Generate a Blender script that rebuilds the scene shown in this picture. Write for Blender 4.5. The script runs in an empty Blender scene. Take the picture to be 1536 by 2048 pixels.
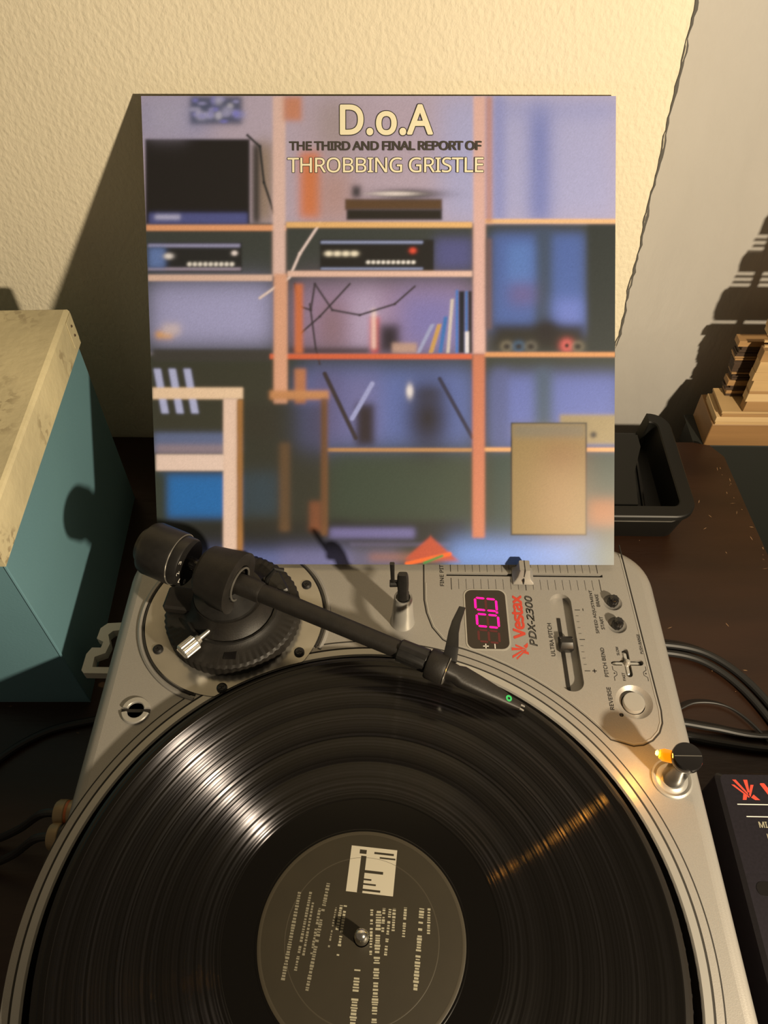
import bpy, math, random, os
import numpy as np
from math import pi, sin, cos, radians, hypot
from mathutils import Vector, Matrix
from mathutils.geometry import tessellate_polygon

S = 0.01            # all coordinates below are written in centimetres
random.seed(7)
scene = bpy.context.scene
C = scene.collection

# ------------------------------------------------------------ camera
cd = bpy.data.cameras.new('camera')
cam = bpy.data.objects.new('camera', cd)
C.objects.link(cam)
cd.sensor_fit = 'VERTICAL'; cd.sensor_height = 32.0
cd.lens = 1572.08 / 2048 * 32.0
cd.clip_start = 0.01; cd.clip_end = 50
M = ((0.99982642, 0.01803004, -0.00469564), (-0.01075036, 0.76411981, 0.64498477), (0.01521713, -0.64482233, 0.764181))
cam.matrix_world = Matrix(((M[0][0], M[1][0], M[2][0], 1.4226 * S), (M[0][1], M[1][1], M[2][1], -8.6421 * S),
                           (M[0][2], M[1][2], M[2][2], 41.9375 * S), (0, 0, 0, 1)))
scene.camera = cam

# ------------------------------------------------------------ world, lamp, exposure
w = bpy.data.worlds.new('dim_room'); scene.world = w; w.use_nodes = True
bg = w.node_tree.nodes['Background']
bg.inputs[0].default_value = (1.0, 0.80, 0.56, 1); bg.inputs[1].default_value = 0.11

ld = bpy.data.lights.new('table_lamp_light', 'POINT')
ld.energy = 42.0; ld.color = (1.0, 0.82, 0.575); ld.shadow_soft_size = 0.018
lo = bpy.data.objects.new('table_lamp_light', ld); C.objects.link(lo)
lo.location = (49 * S, -32 * S, 40 * S)

scene.view_settings.view_transform = 'Standard'
scene.view_settings.look = 'None'
scene.view_settings.exposure = 0.0
scene.view_settings.gamma = 1.0
scene.view_settings.use_curve_mapping = False

# ------------------------------------------------------------ materials
def lin(c):
    return tuple((x / 12.92 if x <= .04045 else ((x + .055) / 1.055) ** 2.4) for x in c)
MATS = {}
def mat(name, col, rough=.5, metal=0, noise=None, bump=None, emit=None, coat=0, aniso=0, spec=.5, ior=None, col2=None):
    """noise=(scale, amount, stretch xyz)  bump=(scale, strength, stretch xyz)"""
    m = bpy.data.materials.new(name); m.use_nodes = True
    nt = m.node_tree; p = nt.nodes['Principled BSDF']
    p.inputs['Base Color'].default_value = (*col, 1)
    p.inputs['Roughness'].default_value = rough; p.inputs['Metallic'].default_value = metal
    p.inputs['Specular IOR Level'].default_value = spec
    p.inputs['Coat Weight'].default_value = coat
    if aniso: p.inputs['Anisotropic'].default_value = aniso
    tc = nt.nodes.new('ShaderNodeTexCoord')
    def nz(scale, st, detail=5):
        mp = nt.nodes.new('ShaderNodeMapping'); mp.inputs['Scale'].default_value = st
        n = nt.nodes.new('ShaderNodeTexNoise'); n.inputs['Scale'].default_value = scale; n.inputs['Detail'].default_value = detail
        nt.links.new(tc.outputs['Object'], mp.inputs[0]); nt.links.new(mp.outputs[0], n.inputs['Vector']); return n
    if noise:
        n = nz(noise[0], noise[2]); r = nt.nodes.new('ShaderNodeValToRGB')
        a = noise[1]; c2 = col2 or tuple(x * (1 - a) for x in col)
        r.color_ramp.elements[0].position = .32; r.color_ramp.elements[1].position = .68
        r.color_ramp.elements[0].color = (*c2, 1); r.color_ramp.elements[1].color = (*col, 1)
        nt.links.new(n.outputs['Fac'], r.inputs[0]); nt.links.new(r.outputs[0], p.inputs['Base Color'])
    if bump:
        n = nz(bump[0], bump[2]); b = nt.nodes.new('ShaderNodeBump')
        b.inputs['Strength'].default_value = bump[1]; b.inputs['Distance'].default_value = .001
        nt.links.new(n.outputs['Fac'], b.inputs['Height']); nt.links.new(b.outputs[0], p.inputs['Normal'])
    if emit:
        p.inputs['Emission Color'].default_value = (*emit[0], 1); p.inputs['Emission Strength'].default_value = emit[1]
    MATS[name] = m; return m

def node(nt, t, **k):
    n = nt.nodes.new(t)
    for a, b in k.items(): setattr(n, a, b)
    return n

mat('wall_paint', (.80, .73, .56), .75, noise=(6, .05, (1, 1, .4)), bump=(300, 1.0, (1, 1, .7)))
mat('grey_gloss', (.50, .485, .46), .30, noise=(9, .10, (1, 1, .25)), bump=(48, 1.5, (1.2, 1, .38)), spec=.5)
mat('crack_dark', (.10, .095, .085), .7)
mat('silver', (.35, .335, .31), .42, .35, noise=(2200, .10, (1, 1, 1)), bump=(1500, .08, (1, 1, 1)))
mat('silver_ring', (.46, .45, .42), .33, .5)
mat('plate_metal', (.42, .40, .36), .22, .75, noise=(40, .25, (1, 1, 1)))
mat('seam', (.02, .018, .015), .8)
mat('black_plastic', (.014, .013, .012), .42, noise=(300, .3, (1, 1, 1)))
mat('black_matte', (.015, .0125, .010), .55, noise=(120, .45, (1, 1, 1)), bump=(900, .1, (1, 1, 1)))
mat('black_gloss', (.010, .009, .009), .14)
mat('ink', (.015, .013, .012), .7)
mat('ink_outline', (.05, .045, .04), .7)
mat('red_ink', (.55, .055, .03), .6)
mat('white_ink', (.75, .72, .66), .6)
mat('chrome', (.72, .70, .66), .18, 1.0)
mat('bright_metal', (.75, .73, .68), .32, .9)
mat('display_glass', (.016, .010, .008), .18)
mat('segment_on', (.6, .0, .15), .5, emit=((1.0, .0, .20), 1.9))
mat('segment_off', (.10, .018, .018), .5)
mat('amber', (.45, .12, .01), .25, emit=((1.0, .27, .0), 1.1))
mat('amber_core', (1, .8, .3), .3, emit=((1.0, .5, .06), 5.0))
mat('clip_plastic', (.55, .53, .46), .5)
mat('green_ink', (.03, .42, .12), .6)
mat('rubber', (.010, .010, .010), .5)
mat('plug_tan', (.30, .22, .12), .4, .3)
mat('plug_orange', (.40, .10, .02), .4)
mat('box_blue', (.135, .275, .33), .55, noise=(7, .10, (1, 1, 1)), bump=(500, .1, (1, 1, 1)))
mat('tray_black', (.007, .007, .006), .45, spec=.3)
mat('mixer_black', (.011, .009, .014), .35, noise=(600, .3, (1, 1, 1)))
mat('light_wood', (.33, .185, .075), .5, noise=(14, .25, (.3, 1, 5)))
mat('slat_wood', (.62, .42, .20), .6, noise=(30, .22, (.2, 1, 3)))
mat('slat_wood_pale', (.70, .50, .26), .6, noise=(30, .2, (.2, 1, 3)))
mat('slat_wood_brown', (.44, .26, .11), .6, noise=(30, .25, (.2, 1, 3)))
mat('lit_varnish_chip', (.24, .14, .07), .5)
mat('dark_spacer', (.06, .035, .02), .7)
mat('cabinet_dark', (.016, .018, .015), .6)
mat('floor_dark', (.035, .025, .018), .6, noise=(5, .3, (1, .1, 1)))
mat('platter_side', (.011, .009, .007), .4)
mat('slipmat', (.02, .018, .017), .9)
mat('paper_dark', (.024, .019, .010), .5, noise=(60, .12, (1, 1, 1)))
mat('paper_edge', (.038, .031, .019), .5)
mat('label_print', (.30, .28, .20), .6)
mat('label_print_dim', (.17, .155, .11), .6)
mat('label_white', (.42, .39, .31), .6)
mat('sleeve_board', (.45, .43, .36), .6)
mat('cream_ink', (.86, .82, .62), .45)

def table_material():
    m = mat('table_wood', (.032, .013, .006), .36, noise=(16, .6, (.25, 1.2, 1)), bump=(90, .3, (.3, 1.3, 1)), spec=.45)
    nt = m.node_tree; p = nt.nodes['Principled BSDF']
    base = p.inputs['Base Color'].links[0].from_socket
    tc = [n for n in nt.nodes if n.type == 'TEX_COORD'][0]
    n = node(nt, 'ShaderNodeTexNoise'); n.inputs['Scale'].default_value = 55; n.inputs['Detail'].default_value = 2
    r = node(nt, 'ShaderNodeValToRGB'); r.color_ramp.elements[0].position = .735; r.color_ramp.elements[1].position = .76
    r.color_ramp.elements[0].color = (0, 0, 0, 1); r.color_ramp.elements[1].color = (1, 1, 1, 1)
    mx = node(nt, 'ShaderNodeMix', data_type='RGBA'); mx.inputs[7].default_value = (.20, .12, .07, 1)
    nt.links.new(tc.outputs['Object'], n.inputs['Vector']); nt.links.new(n.outputs['Fac'], r.inputs[0])
    nt.links.new(r.outputs[0], mx.inputs[0]); nt.links.new(base, mx.inputs[6]); nt.links.new(mx.outputs[2], p.inputs['Base Color'])
table_material()

def lid_material():
    m = mat('lid_cream', (.74, .66, .42), .42, noise=(14, .30, (1, 1, 1)), bump=(140, .5, (1, 1, 1)))
    nt = m.node_tree; p = nt.nodes['Principled BSDF']
    base = p.inputs['Base Color'].links[0].from_socket
    tc = [n for n in nt.nodes if n.type == 'TEX_COORD'][0]
    a = node(nt, 'ShaderNodeTexNoise'); a.inputs['Scale'].default_value = 18; a.inputs['Detail'].default_value = 2
    b = node(nt, 'ShaderNodeTexNoise'); b.inputs['Scale'].default_value = 160; b.inputs['Detail'].default_value = 8; b.inputs['Distortion'].default_value = .4
    ra = node(nt, 'ShaderNodeValToRGB'); ra.color_ramp.elements[0].position = .50; ra.color_ramp.elements[1].position = .64
    rb = node(nt, 'ShaderNodeValToRGB'); rb.color_ramp.elements[0].position = .50; rb.color_ramp.elements[1].position = .57
    mu = node(nt, 'ShaderNodeMath', operation='MULTIPLY')
    mx = node(nt, 'ShaderNodeMix', data_type='RGBA'); mx.inputs[7].default_value = (.22, .16, .09, 1)
    for n in (a, b): nt.links.new(tc.outputs['Object'], n.inputs['Vector'])
    nt.links.new(a.outputs['Fac'], ra.inputs[0]); nt.links.new(b.outputs['Fac'], rb.inputs[0])
    nt.links.new(ra.outputs[0], mu.inputs[0]); nt.links.new(rb.outputs[0], mu.inputs[1])
    nt.links.new(mu.outputs[0], mx.inputs[0]); nt.links.new(base, mx.inputs[6]); nt.links.new(mx.outputs[2], p.inputs['Base Color'])
lid_material()

def vinyl_material():
    """pressed vinyl: a smooth black land plus the two slanted walls of the grooves, each a directional gloss"""
    m = bpy.data.materials.new('vinyl'); m.use_nodes = True
    nt = m.node_tree; L = nt.links; p = nt.nodes['Principled BSDF']; outn = nt.nodes['Material Output']
    p.inputs['Base Color'].default_value = (.0035, .003, .0025, 1); p.inputs['Specular IOR Level'].default_value = .28
    tc = node(nt, 'ShaderNodeTexCoord'); sp = node(nt, 'ShaderNodeSeparateXYZ'); L.new(tc.outputs['Object'], sp.inputs[0])
    def mth(op, a, b=None):
        n = node(nt, 'ShaderNodeMath', operation=op)
        for i, x in enumerate((a, b)):
            if x is None: continue
            if isinstance(x, (int, float)): n.inputs[i].default_value = x
            else: L.new(x, n.inputs[i])
        return n.outputs[0]
    r = mth('SQRT', mth('ADD', mth('MULTIPLY', sp.outputs[0], sp.outputs[0]), mth('MULTIPLY', sp.outputs[1], sp.outputs[1])))
    def ring_noise(scale, detail):
        n = node(nt, 'ShaderNodeTexNoise', noise_dimensions='1D'); n.inputs['Scale'].default_value = scale; n.inputs['Detail'].default_value = detail
        L.new(r, n.inputs['W']); return n.outputs['Fac']
    p.inputs['Roughness'].default_value = .20
    tg = node(nt, 'ShaderNodeTangent', direction_type='RADIAL', axis='Z')
    # strength of the groove sheen from track to track and within a track
    n1 = ring_noise(700, 8); n2 = ring_noise(60, 2)
    k = node(nt, 'ShaderNodeMapRange'); k.inputs[1].default_value = .40; k.inputs[2].default_value = .64; k.inputs[3].default_value = .02; k.inputs[4].default_value = 1; L.new(n1, k.inputs[0])
    k2 = node(nt, 'ShaderNodeMapRange'); k2.inputs[1].default_value = .36; k2.inputs[2].default_value = .62; k2.inputs[3].default_value = .35; k2.inputs[4].default_value = 1; L.new(n2, k2.inputs[0])
    wgt = mth('MULTIPLY', mth('MULTIPLY', k.outputs[0], k2.outputs[0]), .042)
    mask = mth('MULTIPLY', mth('GREATER_THAN', r, .068), mth('LESS_THAN', r, .1475)); wgt = mth('MULTIPLY', wgt, mask)
    geo = node(nt, 'ShaderNodeNewGeometry')
    prev = p.outputs[0]
    for sg in (-1, 1):
        sc = mth('DIVIDE', sg * math.tan(radians(41)), r)
        x = mth('MULTIPLY', sp.outputs[0], sc); y = mth('MULTIPLY', sp.outputs[1], sc)
        cb = node(nt, 'ShaderNodeCombineXYZ'); L.new(x, cb.inputs[0]); L.new(y, cb.inputs[1]); cb.inputs[2].default_value = 1
        nm = node(nt, 'ShaderNodeVectorMath', operation='NORMALIZE'); L.new(cb.outputs[0], nm.inputs[0])
        g = node(nt, 'ShaderNodeBsdfAnisotropic', distribution='GGX'); g.inputs['Roughness'].default_value = .27; g.inputs['Anisotropy'].default_value = GROOVE_ANISO
        g.inputs['Color'].default_value = (.92, .90, 1, 1)
        L.new(nm.outputs[0], g.inputs['Normal']); L.new(tg.outputs[0], g.inputs['Tangent'])
        mx = node(nt, 'ShaderNodeMixShader'); L.new(wgt, mx.inputs[0]); L.new(prev, mx.inputs[1]); L.new(g.outputs[0], mx.inputs[2]); prev = mx.outputs[0]
    L.new(prev, outn.inputs[0])
    MATS['vinyl'] = m
GROOVE_ANISO = .6
vinyl_material()
mat('vinyl_smooth', (.0035, .003, .0025), .16, spec=.3)

# ------------------------------------------------------------ mesh helpers
class MB:
    def __init__(s): s.v = []; s.f = []
    def add(s, vs, fs):
        o = len(s.v); s.v += [tuple(v) for v in vs]; s.f += [tuple(i + o for i in f) for f in fs]; return s
    def box(s, c, d, rz=0, bev=0, rot=None):
        x, y, z = d[0] / 2, d[1] / 2, d[2] / 2
        R = rot if rot is not None else Matrix.Rotation(rz, 3, 'Z')
        if bev:
            b = min(bev, x * .98, y * .98, z * .98); vs = []; fs = []
            # chamfered box from 24 vertices
            idx = {}
            for sx in (-1, 1):
                for sy in (-1, 1):
                    for sz in (-1, 1):
                        for k in range(3):
                            q = [sx * (x - b), sy * (y - b), sz * (z - b)]; q[k] = (sx * x, sy * y, sz * z)[k]
                            idx[(sx, sy, sz, k)] = len(vs); vs.append(tuple(Vector(c) + R @ Vector(q)))
            g = lambda a, b_, c_, k: idx[(a, b_, c_, k)]
            for k in range(3):
                o = [i for i in range(3) if i != k]
                for sg in (-1, 1):
                    cs = []
                    for p_, q_ in ((-1, -1), (1, -1), (1, 1), (-1, 1)):
                        t = [0, 0, 0]; t[k] = sg; t[o[0]] = p_; t[o[1]] = q_; cs.append(g(*t, k))
                    fs.append(cs)
            for k in range(3):       # edges along axis k
                o = [i for i in range(3) if i != k]
                for p_ in (-1, 1):
                    for q_ in (-1, 1):
                        t1 = [0, 0, 0]; t1[o[0]] = p_; t1[o[1]] = q_; t2 = list(t1); t1[k] = -1; t2[k] = 1
                        fs.append([g(*t1, o[0]), g(*t2, o[0]), g(*t2, o[1]), g(*t1, o[1])])
            for sx in (-1, 1):
                for sy in (-1, 1):
                    for sz in (-1, 1): fs.append([g(sx, sy, sz, k) for k in range(3)])
            return s.add(vs, fs)
        vs = [Vector(c) + R @ Vector((a * x, b * y, e * z)) for a in (-1, 1) for b in (-1, 1) for e in (-1, 1)]
        return s.add(vs, [(0, 1, 3, 2), (4, 6, 7, 5), (0, 4, 5, 1), (2, 3, 7, 6), (0, 2, 6, 4), (1, 5, 7, 3)])
    def rings(s, rs, cap0=True, cap1=True, closed=False):
        n = len(rs[0]); vs = [p for r in rs for p in r]; fs = []
        m = len(rs)
        for i in range(m if closed else m - 1):
            a = i * n; b = ((i + 1) % m) * n
            for j in range(n): fs.append((a + j, a + (j + 1) % n, b + (j + 1) % n, b + j))
        if not closed:
            if cap0: fs.append(tuple(reversed(range(n))))
            if cap1: fs.append(tuple(range((m - 1) * n, m * n)))
        return s.add(vs, fs)
    def lathe(s, prof, c=(0, 0, 0), axis=(0, 0, 1), n=48, cap0=True, cap1=True, closed=False, a0=None, a1=None):
        ax = Vector(axis).normalized(); u = ax.orthogonal().normalized(); v = ax.cross(u); c = Vector(c)
        if abs(ax.z) > .999: u = Vector((1, 0, 0)); v = Vector((0, ax.z, 0)) if ax.z > 0 else Vector((0, -1, 0))
        if a0 is None:
            return s.rings([[c + ax * h + (u * cos(2 * pi * j / n) + v * sin(2 * pi * j / n)) * r for j in range(n)] for r, h in prof], cap0, cap1, closed)
        m = len(prof); vs = []; fs = []
        for j in range(n + 1):
            t = a0 + (a1 - a0) * j / n
            for r, h in prof: vs.append(c + ax * h + (u * cos(t) + v * sin(t)) * r)
        for j in range(n):
            for i in range(m if closed else m - 1):
                i2 = (i + 1) % m; fs.append((j * m + i, (j + 1) * m + i, (j + 1) * m + i2, j * m + i2))
        if closed: fs.append(tuple(range(m))); fs.append(tuple(reversed(range(n * m, n * m + m))))
        return s.add(vs, fs)
    def cyl(s, p0, p1, r0, r1=None, n=24, bev=0):
        p0 = Vector(p0); p1 = Vector(p1); L = (p1 - p0).length; r1 = r0 if r1 is None else r1
        pr = [(r0, 0), (r1, L)] if not bev else [(r0 - bev, 0), (r0, bev), (r1, L - bev), (r1 - bev, L)]
        return s.lathe(pr, p0, p1 - p0, n)
    def tube(s, pts, r, n=8, closed=False):
        P = [Vector(p) for p in pts]; rs = []; m = len(P); up = None
        for i in range(m):
            t = (P[(i + 1) % m] - P[i - 1]) if closed else (P[min(i + 1, m - 1)] - P[max(i - 1, 0)])
            t.normalize()
            if up is None: up = t.orthogonal().normalized() if abs(t.z) > .9 else Vector((0, 0, 1))
            a = t.cross(up)
            if a.length < 1e-4: a = t.orthogonal()
            a.normalize(); b = a.cross(t)
            rr = r[i] if isinstance(r, (list, tuple)) else r
            rs.append([P[i] + (a * cos(2 * pi * j / n) + b * sin(2 * pi * j / n)) * rr for j in range(n)])
        return s.rings(rs, closed=closed)
    def loft(s, secs, d, up=(0, 0, 1), n=16, pw=4.0):
        """secs: (centre, half width, half height) superellipse sections across direction d"""
        d = Vector(d).normalized(); a = d.cross(Vector(up)).normalized(); b = a.cross(d); rs = []
        for c, hw, hh in secs:
            r = []
            for j in range(n):
                t = 2 * pi * j / n; cx = abs(cos(t)) ** (2 / pw) * (1 if cos(t) > 0 else -1); cy = abs(sin(t)) ** (2 / pw) * (1 if sin(t) > 0 else -1)
                r.append(Vector(c) + a * cx * hw + b * cy * hh)
            rs.append(r)
        return s.rings(rs)
    def plate(s, loops, z0, z1, top_only=False):
        """flat plate with holes between heights z0 and z1; loops[0] outer, rest holes"""
        flat = [Vector((x, y, 0)) for l in loops for x, y in l]
        tri = tessellate_polygon([[Vector((x, y, 0)) for x, y in l] for l in loops])
        n = len(flat); vs = [(p.x, p.y, z1) for p in flat]; fs = []
        for t in tri:
            a, b, c = [flat[i] for i in t]
            cr = (b - a).cross(c - a).z
            fs.append(tuple(t) if cr > 0 else tuple(reversed(t)))
        if not top_only:
            vs += [(p.x, p.y, z0) for p in flat]; fs += [tuple(i + n for i in reversed(f)) for f in fs]
            o = 0
            for l in loops:
                m = len(l)
                for j in range(m): fs.append((o + j, o + (j + 1) % m, n + o + (j + 1) % m, n + o + j))
                o += m
        return s.add(vs, fs)

PARTS = {}
def build(name, mb, material, parent=None, smooth=35, loc=None):
    if isinstance(mb, MB): V, F = mb.v, mb.f
    me = bpy.data.meshes.new(name)
    me.from_pydata([(v[0] * S, v[1] * S, v[2] * S) for v in V], [], F); me.validate()
    import bmesh
    bm = bmesh.new(); bm.from_mesh(me); bmesh.ops.recalc_face_normals(bm, faces=bm.faces); bm.to_mesh(me); bm.free()
    o = bpy.data.objects.new(name, me); C.objects.link(o)
    me.materials.append(MATS[material] if isinstance(material, str) else material)
    if smooth:
        me.polygons.foreach_set('use_smooth', [True] * len(me.polygons)); me.set_sharp_from_angle(angle=radians(smooth))
    if parent:
        o.parent = parent; o.matrix_parent_inverse = parent.matrix_basis.inverted()
        if parent.parent: o.matrix_parent_inverse = (parent.parent.matrix_basis @ parent.matrix_parent_inverse @ parent.matrix_basis).inverted() if False else Matrix.Identity(4)
    return o
def empty(name, loc=(0, 0, 0)):
    o = bpy.data.objects.new(name, None); C.objects.link(o); o.location = [a * S for a in loc]; o.empty_display_size = .02; return o
def tag(o, label, cat, group=None):
    o['label'] = label; o['category'] = cat
    if group: o['group'] = group
    return o
def struct(o): o['kind'] = 'structure'; return o
def circ(cx, cy, r, n=48): return [(cx + r * cos(2 * pi * i / n), cy + r * sin(2 * pi * i / n)) for i in range(n)]
def stadium(cx, cy, hx, hy, r, n=12):
    out = []
    for k, (sx, sy) in enumerate(((1, 1), (-1, 1), (-1, -1), (1, -1))):
        for i in range(n + 1):
            t = k * pi / 2 + i / n * pi / 2; out.append((cx + sx * (hx - r) + r * cos(t), cy + sy * (hy - r) + r * sin(t)))
    return out

FONT = None
try:      # a plain grotesque that ships with Blender itself; the built-in face is used when it is missing
    fp = os.path.join(bpy.utils.system_resource('DATAFILES', path='fonts'), 'NotoSansHebrew-Regular.woff2')
    if os.path.exists(fp): FONT = bpy.data.fonts.load(fp)
except Exception: FONT = None
def text_mesh(s, bold=0, outline=0, shear=0, spacing=1):
    cu = bpy.data.curves.new('lettering', 'FONT'); cu.body = s; cu.size = 1
    if FONT: cu.font = FONT
    cu.resolution_u = 4
    cu.shear = shear; cu.space_character = spacing
    if outline: cu.fill_mode = 'NONE'; cu.bevel_depth = outline; cu.bevel_resolution = 0
    to = bpy.data.objects.new('lettering', cu); C.objects.link(to)
    dg = bpy.context.evaluated_depsgraph_get(); dg.update()
    me = bpy.data.meshes.new_from_object(to.evaluated_get(dg))
    vs = [tuple(v.co) for v in me.vertices]; fs = [tuple(p.vertices) for p in me.polygons]
    bpy.data.objects.remove(to); bpy.data.curves.remove(cu); bpy.data.meshes.remove(me)
    if bold:          # a heavier weight: the same outline laid down again all round
        v0, f0, k = vs, fs, len(vs); vs = []; fs = []; n = 10 if bold > .01 else 4
        for i in range(n):
            t = 2 * pi * i / n; vs += [(a + bold * cos(t), b + bold * sin(t), i * .0008) for a, b, c in v0]; fs += [tuple(j + i * k for j in f) for f in f0]
    return vs, fs
def text(name, s, o, u, v, W, H, material, parent, lift=.012, bbox_of=None, **k):
    """lettering filling the rectangle at corner o, width W along u, height H along v"""
    vs, fs = text_mesh(s, **k)
    ref = vs if bbox_of is None else text_mesh(s, **bbox_of)[0]
    x0 = min(a[0] for a in ref); x1 = max(a[0] for a in ref); y0 = min(a[1] for a in ref); y1 = max(a[1] for a in ref)
    o = Vector(o); u = Vector(u).normalized(); v = Vector(v).normalized(); n = u.cross(v)
    m = MB(); m.add([o + u * ((a[0] - x0) / (x1 - x0) * W) + v * ((a[1] - y0) / (y1 - y0) * H) + n * (lift + (a[2] if k.get('bold') else 0)) for a in vs], fs)
    return build(name, m, material, parent, smooth=0)
def logo(name, o, u, v, W, H, material, parent, lift=.012, polys=None):
    P = polys or [[(0, .25), (.12, .25), (.61, .84), (.58, .90)], [(.09, 0), (.24, 0), (.585, .66), (.575, .78)], [(.54, 0), (.71, 0), (.66, .64), (.58, .62)],
         [(.78, .25), (.91, .25), (.645, .86), (.61, .74)], [(.30, 1), (.39, .70), (.52, .82), (.45, 1)], [(.66, .88), (.80, .73), (1, 1), (.80, 1)]]
    o = Vector(o); u = Vector(u).normalized(); v = Vector(v).normalized(); n = u.cross(v); m = MB()
    for p in P: m.add([o + u * x * W + v * (1 - y) * H + n * lift for x, y in p], [tuple(range(len(p)))])
    return build(name, m, material, parent, smooth=0)

# ------------------------------------------------------------ the setting
ZT = -12.0           # table top
ZD = -1.75           # deck surface (0 = playing surface of the record)
def wall():
    # plaster wall, its right end has a torn painted edge
    m = MB(); zs = [-80 + i * .4 for i in range(0, 480)]
    def xe(z): return 20.25 - (z + .5) * .034 + .045 * sin(z * .9) + .03 * sin(z * 2.3 + 1) + .03 * sin(z * 5.1 + sin(z))
    prof = [[(-120, 46.4, z), (xe(z), 46.4, z), (xe(z), 54.4, z), (-120, 54.4, z)] for z in zs]
    m.rings([[Vector(p) for p in r] for r in prof]); struct(build('wall_back', m, 'wall_paint', smooth=0))
    c = MB(); rs = []
    for z in zs[120:340]:
        a = -.02 + .09 * (sin(z * 1.3) + 1) * .5 + .06 * sin(z * 4.1) * sin(z * 1.3)
        x = xe(z); rs.append([Vector((x - .03 - max(0, sin(z * 1.1 + 2) - .6) * .3, 46.33, z)), Vector((x + .16 + a, 46.55, z)), Vector((x + .16 + a, 47.2, z)), Vector((x - .05, 47.2, z))])
    c.rings(rs); o = struct(build('trim_1', c, 'crack_dark', smooth=0))
    b = MB().box((50, 56, 15), (64, 3, 190)); struct(build('wall_right', b, 'grey_gloss'))
    f = MB().box((-10, 0, -79), (260, 220, 2)); struct(build('floor', f, 'floor_dark'))
wall()

def table():
    t = empty('table', (-15, 10, -78)); tag(t, 'dark brown wooden table with worn scratched top under the turntable', 'table')
    top = [(-75, -34), (37.5, -34), (33.0, 37.0), (32.6, 44.2), (31.6, 45.7), (30.0, 46.1), (-75, 46.1)]
    m = MB(); m.plate([top], ZT - 2.6, ZT); build('tabletop', m, 'table_wood', t, smooth=0)
    m = MB(); m.box((-21, 43.5, ZT - 6.6), (100, 2, 8)); build('apron', m, 'table_wood', t)
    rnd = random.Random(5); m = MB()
    for i in range(46):         # chipped varnish along the right edge, lit curls painted pale, and a few scratches
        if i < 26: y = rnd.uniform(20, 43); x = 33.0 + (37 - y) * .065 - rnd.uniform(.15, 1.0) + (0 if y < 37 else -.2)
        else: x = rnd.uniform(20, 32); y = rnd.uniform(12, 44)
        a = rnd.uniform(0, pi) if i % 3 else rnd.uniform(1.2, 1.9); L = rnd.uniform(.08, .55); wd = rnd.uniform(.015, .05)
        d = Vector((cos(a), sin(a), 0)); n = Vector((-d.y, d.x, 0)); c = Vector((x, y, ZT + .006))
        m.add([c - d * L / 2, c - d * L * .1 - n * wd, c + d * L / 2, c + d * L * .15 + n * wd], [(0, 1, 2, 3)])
    build('lit_varnish_chips', m, 'lit_varnish_chip', t, smooth=0)['kind'] = 'stuff'
    for x, y in ((-70, -29), (30, -29), (-70, 41), (27, 41)):
        m = MB().cyl((x, y, -78), (x, y, ZT - 2.6), 2.0, 3.2, 20); build('leg', m, 'table_wood', t)
table()

# ------------------------------------------------------------ turntable
TT = empty('turntable', (0, 0, ZT)); tag(TT, 'silver grey record turntable with black tonearm on the dark table', 'turntable')
def outline():
    P = [(-16.75, -20.5), (19.0, -20.5)]
    for i in range(13): t = i / 12 * pi / 2; P.append((19.0 - 3.4 + 3.4 * cos(t), 25.6 - 3.4 + 3.4 * sin(t)))
    for i in range(13): t = pi / 2 + i / 12 * pi / 2; P.append((-16.75 + 3.4 + 3.4 * cos(t), 25.6 - 3.4 + 3.4 * sin(t)))
    P.append((-16.75, 12))
    a = math.acos(16.75 / 17.3)
    for i in range(21): t = pi - a + 2 * a * i / 20; P.append((17.3 * cos(t), 17.3 * sin(t)))
    return P
OUT = outline()
def inset(P, d):
    n = len(P); out = []
    for i in range(n):
        p0 = Vector(P[i - 1]); p = Vector(P[i]); p1 = Vector(P[(i + 1) % n])
        a = (p - p0).normalized(); b = (p1 - p).normalized(); na = Vector((-a.y, a.x)); nb = Vector((-b.y, b.x))
        m = (na + nb); m.normalize(); k = min(1.4, 1 / max(.5, m.dot(na))); q = p + m * d * k; out.append((q.x, q.y))
    return out
def cross(cx, cy, L, w, n=5):
    pts = []
    for k in range(4):
        a = k * pi / 2
        for i in range(n + 1):
            t = -pi / 2 + pi * i / n; x = L - w + w * cos(t); y = w * sin(t)
            pts.append((cx + x * cos(a) - y * sin(a), cy + x * sin(a) + y * cos(a)))
        pts.append((cx + w * cos(a) - w * sin(a), cy + w * sin(a) + w * cos(a)))
    return pts
WELL = 16.33
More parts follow.
